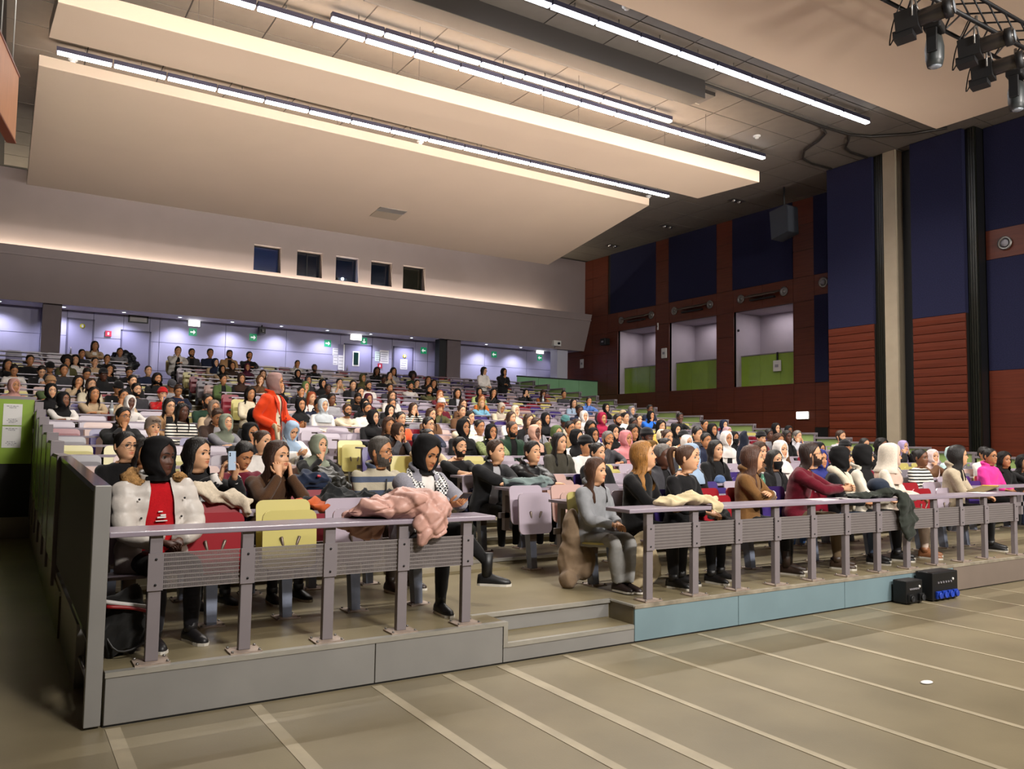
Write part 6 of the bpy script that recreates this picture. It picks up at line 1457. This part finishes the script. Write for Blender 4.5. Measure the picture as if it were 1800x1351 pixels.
for sd in (-1, 1):
    b = MB(); P = [chest(sk, sd*.07, .56, .03), chest(sk, sd*.125, .50, -.10), chest(sk, sd*.15, .42, -.155), chest(sk, sd*.085, .24, -.185)]; Q = [chest(sk, sd*.05, .57, .0), chest(sk, sd*.07, .50, -.12), chest(sk, sd*.075, .42, -.165), chest(sk, sd*.08, .24, -.182)]
    b.add(P+Q, [(0, 1, 5, 4), (1, 2, 6, 5), (2, 3, 7, 6)]); o = b.build('lapel', M_CLOTH, PK, color=srgb('#c23610')); so = o.modifiers.new('s', 'SOLIDIFY'); so.thickness = .014
    for t in (.2, .08): b = MB(); b.ball(chest(sk, sd*.11, t, -.19), (.014, .008, .014), 8, 5); b.build('button', M_SHOE, PK, color=srgb('#4a1a0c'))
b = MB(); tube = [(-.31, -.2, .98), (-.33, -.24, 1.02), (-.32, -.26, .85), (-.28, -.27, .7), (-.24, -.26, .62)]; b.tube(smoothpath(tube, 4), .02, 7); b.build('bag_strap', M_CLOTH, r, color=srgb('#b9a684')); lower(r, sk, C_('cream'), srgb('#6a4a36'))
o = thing('water_bottle', 'clear pinkish bottle held by the person in the orange coat', 'bottle', (2.95, 6.05, 0)); 
# two women standing at the back
r = root_('person standing at the back with long dark hair, glasses and white jacket', 14.2, 20.0, fk(18), 10, 1.0)
sk = Skel(hip=.93, lean=2, yaw=20, pitch=5, wr=[(-.1, -.3, 1.05), (.1, -.3, 1.05)], el=[(-.3, .02, 1.1), (.3, .02, 1.1)], legs='stand')
add_parts(r, sk, LAPH, SKIN['l'], 'L', HB, False, glasses=True, seed=1); put('jacket', remat(top_mesh(sk, 'jacket', .026, seed=6), M_CLOTH, 'jacket'), r, color=C_('white')); lower(r, sk, BLK, BLK)
r = root_('person standing at the back in black headscarf and black coat, hand at mouth', 15.05, 20.0, fk(18), 0, 1.0)
sk = Skel(hip=.93, lean=3, yaw=10, pitch=5, wr=[(0, 0, 0), (.05, -.25, 1.15)], el=[(-.28, -.1, 1.1), (.3, -.02, 1.1)], legs='stand'); sk.wr[0] = place(sk, [(-.02, -.1, -.2)])[0]
add_parts(r, sk, ({'d': (.1, 0, 1), 'n': (.4, .8, 0), 'curl': .6}, {'d': (-.8, -.3, .3), 'n': (0, 0, -1), 'curl': .4}), SKIN['m'], 'H', BLK, False, seed=1); put('coat', remat(top_mesh(sk, 'jacket', .026, seed=2), M_CLOTH, 'coat'), r, color=C_('black')); lower(r, sk, BLK, BLK)

# ================================================================== COATS, BAGS AND SMALL THINGS
def pile(name, label, cat, loc, blobs, col, m=M_CLOTH, vox=.014, wr=.012, wf=22, puff=None, seed=0, parts=()):
    o = thing(name, label, cat, loc); b = MB()
    for c, r_ in blobs: b.ball(c, r_, 16, 10)
    me = fuse(b, vox, 2, wr, wf, seed, puff, 1.3 if wr > .008 else .5); put({'bag': 'bag_body', 'backpack': 'bag_body'}.get(name, 'shell'), remat(me, m, 'shell'), o, color=col)
    for pn, P, rr, mm, cc in parts:
        q = MB(); q.tube(smoothpath(P, 4), rr, 7); q.build(pn, mm, o, color=cc)
    return o
PINK = srgb('#bf9386')
pile('puffer_coat', 'pink puffer coat draped over the left front desk', 'coat', (1.95, .24, 1.112), [((-.05, 0, .08), (.30, .19, .10)), ((.12, -.02, .12), (.24, .2, .11)), ((-.28, .04, .05), (.14, .1, .06)), ((.26, -.06, .06), (.14, .16, .10)), ((.17, -.21, -.03), (.15, .06, .13)), ((.10, -.21, -.08), (.07, .05, .12)), ((-.2, .18, -.06), (.2, .05, .12)), ((-.33, .16, -.02), (.08, .05, .09))], PINK, M_PUFF, .012, .010, 16, (.16, .018, 2), 3)
pile('coat', 'black coat heaped on the second row desk before the grey haired man', 'coat', (1.95, 1.3, 1.10), [((-.1, 0, .06), (.36, .13, .07)), ((-.1, .02, .13), (.14, .1, .06)), ((.2, .02, .09), (.24, .11, .05)), ((-.35, 0, .04), (.16, .12, .06)), ((.05, -.14, -.05), (.3, .03, .1))], srgb('#191b1c'), seed=5)
pile('jacket', 'tan and orange lined jacket under the heaped black coat', 'jacket', (1.58, 1.22, 1.10), [((0, 0, .05), (.17, .11, .05)), ((.14, -.03, .03), (.2, .09, .035))], srgb('#b5552b'), seed=6)
pile('backpack', 'navy backpack with a red cross badge lying on the third row desk', 'backpack', (1.98, 2.34, 1.165), [((0, 0, .10), (.2, .15, .11)), ((-.12, 0, .07), (.14, .14, .08))], srgb('#1b2438'), seed=7, parts=[('badge', [(.0, -.15, .16), (.015, -.15, .16), (.03, -.15, .155)], .012, M_SHOE, srgb('#b02838'))])
pile('backpack', 'dark olive puffer jacket bundled on the third row desk beside the grey haired man', 'jacket', (2.35, 3.0, 1.1), [((0, 0, .12), (.2, .2, .16)), ((.12, 0, .05), (.2, .2, .12))], srgb('#23221c'), M_PUFF, puff=(.07, .015), seed=8)['label'] = 'dark olive puffer jacket bundled on a seat behind the grey haired man'
pile('fleece', 'cream fleece hung over the red seat back in the front row', 'fleece', (.86, 1.10, 1.19), [((-.12, 0, .08), (.13, .07, .07)), ((0, -.01, .04), (.13, .07, .07)), ((.14, -.01, -.01), (.12, .07, .06)), ((.2, -.04, -.05), (.05, .06, .07))], srgb('#c9bba6'), M_KNIT, seed=9)
pile('coat', 'black coat piled on the second row desk beside the parka', 'coat', (.55, 1.3, 1.1), [((0, 0, .08), (.26, .14, .1)), ((-.1, 0, .12), (.14, .12, .08))], srgb('#1a1a19'), M_PUFF, puff=(.08, .012), seed=10)
pile('folded_coat', 'folded cream coat lying on the right front desk', 'coat', (4.9, .25, 1.112), [((-.16, 0, .04), (.16, .11, .045)), ((.05, -.02, .06), (.17, .12, .06)), ((.17, -.06, .05), (.13, .13, .06)), ((.2, -.19, -.01), (.09, .03, .07)), ((-.3, .02, .03), (.08, .08, .035))], srgb('#c8b893'), seed=11)
pile('jacket', 'dark green jacket slung over the right front desk', 'jacket', (7.78, .2, 1.112), [((-.2, .02, .03), (.34, .14, .035)), ((.15, -.02, .05), (.2, .15, .06)), ((.28, -.16, -.08), (.17, .05, .14)), ((.32, -.15, -.24), (.16, .045, .2)), ((.36, -.15, -.40), (.09, .045, .12))], srgb('#2c302a'), wr=.009, wf=20, seed=12)
pile('cap', 'navy cap resting on the dark green jacket', 'cap', (7.86, .24, 1.18), [((0, 0, .06), (.13, .12, .09)), ((.1, -.06, .03), (.08, .08, .02))], srgb('#232b3a'), wr=.002, seed=13)
pile('coat', 'beige fur trimmed parka hanging off the seat by the steps', 'coat', (4.1, 1.0, .75), [((0, 0, .05), (.09, .12, .25)), ((.02, .02, -.18), (.14, .13, .24)), ((.14, -.02, -.2), (.12, .12, .2)), ((-.08, -.06, -.36), (.09, .1, .09))], srgb('#85705a'), wr=.008, seed=14)
pile('skirt', 'cream coat hanging down to the floor beside the blond woman', 'coat', (4.72, .72, .31), [((0, 0, .25), (.2, .12, .27)), ((-.06, -.02, .08), (.25, .14, .1)), ((.12, 0, .2), (.14, .12, .22))], srgb('#bba987'), wr=.009, wf=16, seed=15)['label'] = 'cream coat hanging down to the floor before the long blond haired person'
pile('backpack', 'black backpack with red and white umbrella under the white parka', 'backpack', (.14, .42, .31), [((0, 0, .2), (.15, .13, .22)), ((0, -.04, .12), (.16, .13, .13))], srgb('#1b1a19'), seed=16, parts=[('umbrella', [(-.14, -.13, .36), (0, -.14, .33), (.14, -.13, .30)], .014, M_SHOE, srgb('#b9b4b0')), ('umbrella_handle', [(-.12, -.15, .33), (.02, -.15, .31), (.12, -.15, .28)], .012, M_SHOE, srgb('#8a1518')), ('strap', [(-.14, -.1, .2), (-.05, -.17, .06), (.1, -.17, .1), (.16, -.1, .26)], .008, M_SHOE, srgb('#22201f'))])
pile('hoodie', 'grey green hoodie lying on the desk before the black puffer jacket', 'hoodie', (4.55, 2.36, 1.165), [((0, 0, .05), (.3, .13, .055)), ((.12, 0, .09), (.15, .11, .05)), ((-.24, -.02, .06), (.15, .12, .06))], srgb('#6c7a78'), seed=17)
pile('bag', 'navy holdall on the lap of the bearded man in black t-shirt', 'bag', (4.32, 3.25, 1.0), [((0, 0, 0), (.22, .16, .16)), ((-.06, -.03, -.1), (.16, .14, .13))], srgb('#232742'), seed=18)
pile('bag', 'small black bag on the seat between ponytail and bob', 'bag', (6.0, .95, .93), [((0, 0, 0), (.16, .12, .09)), ((.1, 0, -.06), (.14, .1, .1))], srgb('#1c1b1b'), seed=19)
pile('coat', 'navy coat hung high on a raised arm in the fifth row', 'coat', (10.25, 4.3, 1.62), [((0, 0, .1), (.10, .07, .2)), ((0, 0, -.15), (.17, .1, .25))], srgb('#161a28'), wr=.008, seed=20)
pile('coat', 'black padded coat hung on a seat in the top left rows', 'coat', (2.72, 23.7, fk(21)+1.0), [((0, 0, 0), (.4, .2, .28)), ((.2, 0, -.2), (.3, .2, .25))], srgb('#14161c'), M_PUFF, .03, puff=(.12, .02), seed=21)
if False: pile('handbag', 'red handbag on the front desk beside the striped sweater', 'handbag', (9.9, .45, 1.112), [((0, 0, .09), (.15, .06, .10)), ((0, 0, .05), (.17, .07, .06))], srgb('#8c1822'), M_SHOE, wr=.001, seed=22, parts=[('handle', [(-.08, 0, .17), (-.07, 0, .26), (.07, 0, .26), (.08, 0, .17)], .008, M_SHOE, srgb('#8c1822'))])
pile('pouch', 'blue denim pouch on the desk before the person in black scoop top', 'pouch', (7.55, 2.33, 1.165), [((0, 0, .05), (.09, .05, .06)), ((0, 0, .03), (.1, .06, .04))], srgb('#4a6288'), wr=.002, seed=23)
pile('bag', 'olive rucksack under the seats behind the steps', 'bag', (4.0, 3.0, .5), [((0, 0, .08), (.2, .16, .2))], srgb('#1d1f17'), seed=24)
# bottles
def bottle(label, x, y, z, col, cap, s=1., lab=srgb('#c9d3cf')):
    o = thing('water_bottle', label, 'bottle', (x, y, z)); o.scale = (s, s, s)
    b = MB(); b.lathe([(.03, 0), (.034, .01), (.034, .15), (.03, .17), (.015, .21), (.013, .235)], (0, 0, 0), 14); b.build('bottle_body', mat('bottle '+str(col), col, .1, trans=.55, spec=.6), o)
    b = MB(); b.lathe([(.0152, .235), (.0152, .255)], (0, 0, 0), 12); b.build('cap', mat('cap '+str(cap), cap, .4), o)
    b = MB(); b.lathe([(.0347, .04), (.0347, .11)], (0, 0, 0), 14); b.build('label_band', mat('band '+str(lab), lab, .6), o); return o
bpy.data.objects.remove(o) if o.name.startswith('water_bottle') else None
G = srgb('#1f6b3c'); CL = srgb('#c4ccd4')
bottle('green glass bottle with white label on the desk behind the blond woman', 6.26, 2.38, 1.165, G, srgb('#d9d4cc'), 1.15)
bottle('clear bottle with blue cap between desks before the red beanie', 2.12, 11.35+.4, fk(11)+.79, CL, srgb('#3a62a8')); bottle('clear bottle on the desk before the beige sweater at left', 1.1, yk(10)-.7, fk(10)+.79, CL, srgb('#d9d9d9'))
bottle('clear bottle beside the ponytail girl on the third row desk', 7.05, 2.36, 1.165, CL, srgb('#d9d4cc'), 1.1); bottle('small blue bottle beside the beige coat in the upper left rows', 5.0, yk(19)-.7, fk(19)+.79, srgb('#8fb4d8'), CL)
bottle('clear bottle on the desk before the black coat in the rear', 14.95, yk(16)-.7, fk(16)+.79, CL, srgb('#3a62a8')); bottle('mint green bottle behind the camel cardigan', 7.2, 1.32, 1.10, srgb('#7fc7a2'), srgb('#d9d4cc'))
bottle('clear pinkish bottle in front of the person in the orange coat', 3.0, yk(6)-.75, fk(6)+.9, srgb('#d8b4ac'), srgb('#b3202a'), 1.1)
# papers and phones on the desks
def papers(label, x, y, z, w, d, rz, n=2):
    o = thing('papers', label, 'papers', (x, y, z), rz)
    for i in range(n):
        b = MB(); b.box(-w/2+.01*i, w/2+.01*i, -d/2+.006*i, d/2+.006*i, .0012*i, .0012*i+.001); b.build('sheet', M_PAPER, o)
    b = MB()
    for i in range(5): b.box(-w*.36, w*(.3-.05*(i % 3)), -d*.3+i*d*.14, -d*.3+i*d*.14+.004, .0012*n, .0012*n+.0004)
    b.build('print', M_INK, o)
papers('white papers on the right front desk before the dark red sweater', 6.85, .23, 1.112, .3, .21, .1); papers('pink covered sheets under the clasped hands on the right desk', 7.3, .24, 1.112, .21, .15, -.2, 3)
papers('white sheet at the far right end of the front desk', 10.1, .25, 1.112, .3, .21, .0); papers('sheets on the third row desk near the blue pouch', 7.2, 2.36, 1.165, .3, .21, .2)
o = thing('clipboard', 'brown clipboard with yellow edge held over the right end desk', 'clipboard', (10.45, .42, 1.14), .1); o.rotation_euler.y = -.12; b = MB(); b.box(-.26, .26, -.1, .1, 0, .012); b.build('board', mat('olive brown board', srgb('#6b5a36'), .6), o); b = MB(); b.box(.2, .26, -.1, .1, .012, .016); b.build('clip', mat('yellow clip', srgb('#c9a83c'), .4), o)
o = thing('key_ring', 'bunch of keys on the desk before the dark red sweater', 'keys', (7.12, .2, 1.112)); 
for i in range(4): 
    b = MB(); a = i*1.3; b.box(-.03, .03, -.006, .006, 0, .003); q = b.build('key', M_STEEL, o, (.02*math.cos(a), .02*math.sin(a), .002*i), ); q.rotation_euler.z = a
b = MB(); a = np.linspace(0, 2*PI, 13)[:-1]; b.tube([(.018*math.cos(t), .018*math.sin(t), .008) for t in a], .002, 5, closed=True); b.build('ring', M_STEEL, o)
# power boxes on the stage floor
def pbox(label, x, w, h, d, sockets):
    o = thing('power_box', label, 'power box', (x, -.03-d, 0)); b = MB(); b.box(-w/2, w/2, 0, d, .01, h); b.build('case', M_BLACK, o, bevel=.01)
    for sx in (-w/2+.04, w/2-.04): b = MB(); b.box(sx-.02, sx+.02, .02, d-.02, 0, .012); b.build('foot', M_BLACK, o)
    n = sockets
    for i in range(n):
        b = MB(); xx = -w*.33+i*w*.66/max(1, n-1); b.box(xx-.04, xx+.04, -.03, 0, .03, .11); b.lathe([(.034, -.03), (.036, -.05), (.03, -.05)], (xx, 0, .068), 10, axis=1); b.build('socket', M_SOCK if n > 2 else M_BLACK, o, bevel=.008)
    for i in range(6): b = MB(); xx = -w*.3+i*w*.1; b.box(xx-.008, xx+.008, -.012, 0, h*.62, h*.68); b.build('breaker', M_INK, o)
    b = MB(); b.lathe([(.015, 0), (.015, -.012)], (w*.28, 0, h*.72), 8, axis=1); b.build('pilot_lamp', M_WHITE, o)
pbox('small black power box on the floor against the blue panels', 7.83, .30, .25, .16, 2); pbox('larger black power box with four blue sockets on the floor', 8.36, .5, .31, .2, 4)
b = MB(); b.ball((0, 0, .006), (.06, .035, .008), 10, 6); o = b.build('paper_scrap', M_PAPER, None, (5.13, -1.9, 0)); V = np.empty(len(o.data.vertices)*3); tag(o, 'white scrap of paper on the stage floor', 'scrap')
# sheets on the left green front
for z, w in ((1.98, 'upper'), (1.62, 'lower')):
    o = thing('poster', '%s of two white posters on the lime green panel at left' % w, 'poster', (-.42, 9.9, z)); b = MB(); b.box(-.13, .13, -.004, 0, -.175, .165); b.build('page', M_PAPER, o)
    b = MB()
    for i, (q, ww) in enumerate(((.13, .085), (.105, .05), (-.08, .06), (-.105, .08), (-.13, .05))): 
        for j in range(4): b.box(-ww+j*ww*.5, -ww+j*ww*.5+ww*.38, -.006, -.004, q-.006+.004*((i+j) % 2), q+.006)
    b.build('print', M_INK, o)
# stage lighting truss with its lamps
tr = thing('lighting_truss', 'black lattice lighting truss at the upper right', 'truss', (0, 0, 0))
CH = [(0.0, 7.15), (.35, 7.15), (0.0, 7.5), (.35, 7.5)]
for y, z in CH: b = MB(); b.tube([(7.9, y, z), (13.0, y, z)], .025, 8); b.build('chord', M_BLACK, tr)
for i in range(12):
    x = 7.95+i*.42
    for (a, c) in ((0, 1), (1, 3), (3, 2), (2, 0)):
        (y0, z0), (y1, z1) = CH[a], CH[c]; b = MB(); b.tube([(x, y0, z0), (x+.42, y1, z1)], .012, 6); b.build('brace', M_BLACK, tr)
for x in (8.1, 12.4): b = MB(); b.tube([(x, .17, 7.5), (x, .17, 8.95)], .015, 6); b.build('hanger', M_BLACK, tr)
def stage_lamp(label, x, y, z, rz, tilt):
    o = thing('stage_spotlight', label, 'spotlight', (x, y, z), rz); T = rotx(tilt)
    def A(m, name, mt, par=None):
        V = np.concatenate(m.v)@T.T; m.v = [V]; return m.build(name, mt, par or o)
    m = MB(); m.lathe([(.08, -.42), (.095, -.40), (.1, -.05), (.09, -.02)], (0, 0, 0), 16, axis=1); BA = A(m, 'barrel', mat('dark barrel', srgb('#3a3532'), .25, .5))
    m = MB(); m.lathe([(.085, -.425), (.06, -.435), (.01, -.44)], (0, 0, 0), 16, axis=1); A(m, 'lens', M_LENS, BA)
    m = MB(); m.box(-.12, .12, -.05, .2, -.13, .12); m.box(-.1, .1, .02, .24, -.2, -.1); A(m, 'lamp_house', M_BLACK)
    m = MB(); m.lathe([(.112, -.40), (.115, -.32)], (0, 0, 0), 16, axis=1); A(m, 'gel_frame', M_BLACK, BA)
    b = MB(); b.tube([(-.14, 0, 0), (-.14, 0, .2), (-.05, 0, .26), (.05, 0, .26), (.14, 0, .2), (.14, 0, 0)], .012, 6); b.build('yoke', M_STEEL, o)
    b = MB(); b.tube([(0, 0, .26), (0, 0, .42)], .02, 6); b.build('clamp', M_STEEL, o)
    b = MB(); b.tube(smoothpath([(.02, .22, -.1), (.05, .3, -.2), (.06, .25, .1), (.03, .1, .4)], 4), .008, 6); b.build('cable', M_BLACK, o)
def moving_head(label, x, y, z, rz):
    o = thing('moving_head', label, 'spotlight', (x, y, z), rz)
    b = MB(); b.tube([(0, 0, .3), (0, 0, .62)], .02, 6); b.build('clamp', M_STEEL, o)
    b = MB(); b.box(-.14, .14, -.1, .1, .2, .32); b.build('base', M_BLACK, o, bevel=.02); b = MB(); b.box(-.15, -.11, -.06, .06, -.1, .2); b.box(.11, .15, -.06, .06, -.1, .2); b.build('fork', M_BLACK, o, bevel=.01)
    b = MB(); b.lathe([(.05, .16), (.09, .12), (.11, .0), (.105, -.15), (.085, -.24)], (0, 0, 0), 14); b.build('head', mat('slate head', srgb('#2b2e2e'), .4), o); b = MB(); b.lathe([(.08, -.24), (.05, -.255)], (0, 0, 0), 14); b.build('lens', M_LENS, o)
stage_lamp('leftmost black profile spotlight on the lighting truss', 8.45, .05, 6.80, math.radians(18), -.08)
stage_lamp('second black profile spotlight along the lighting truss', 9.85, .05, 6.86, math.radians(16), -.06)
stage_lamp('third black profile spotlight, partly behind the second', 10.45, .2, 6.78, math.radians(14), -.06)
moving_head('left black moving head lamp hanging below the truss', 8.95, .1, 6.62, .3); moving_head('right black moving head lamp at the picture edge', 10.95, .1, 6.55, .2)
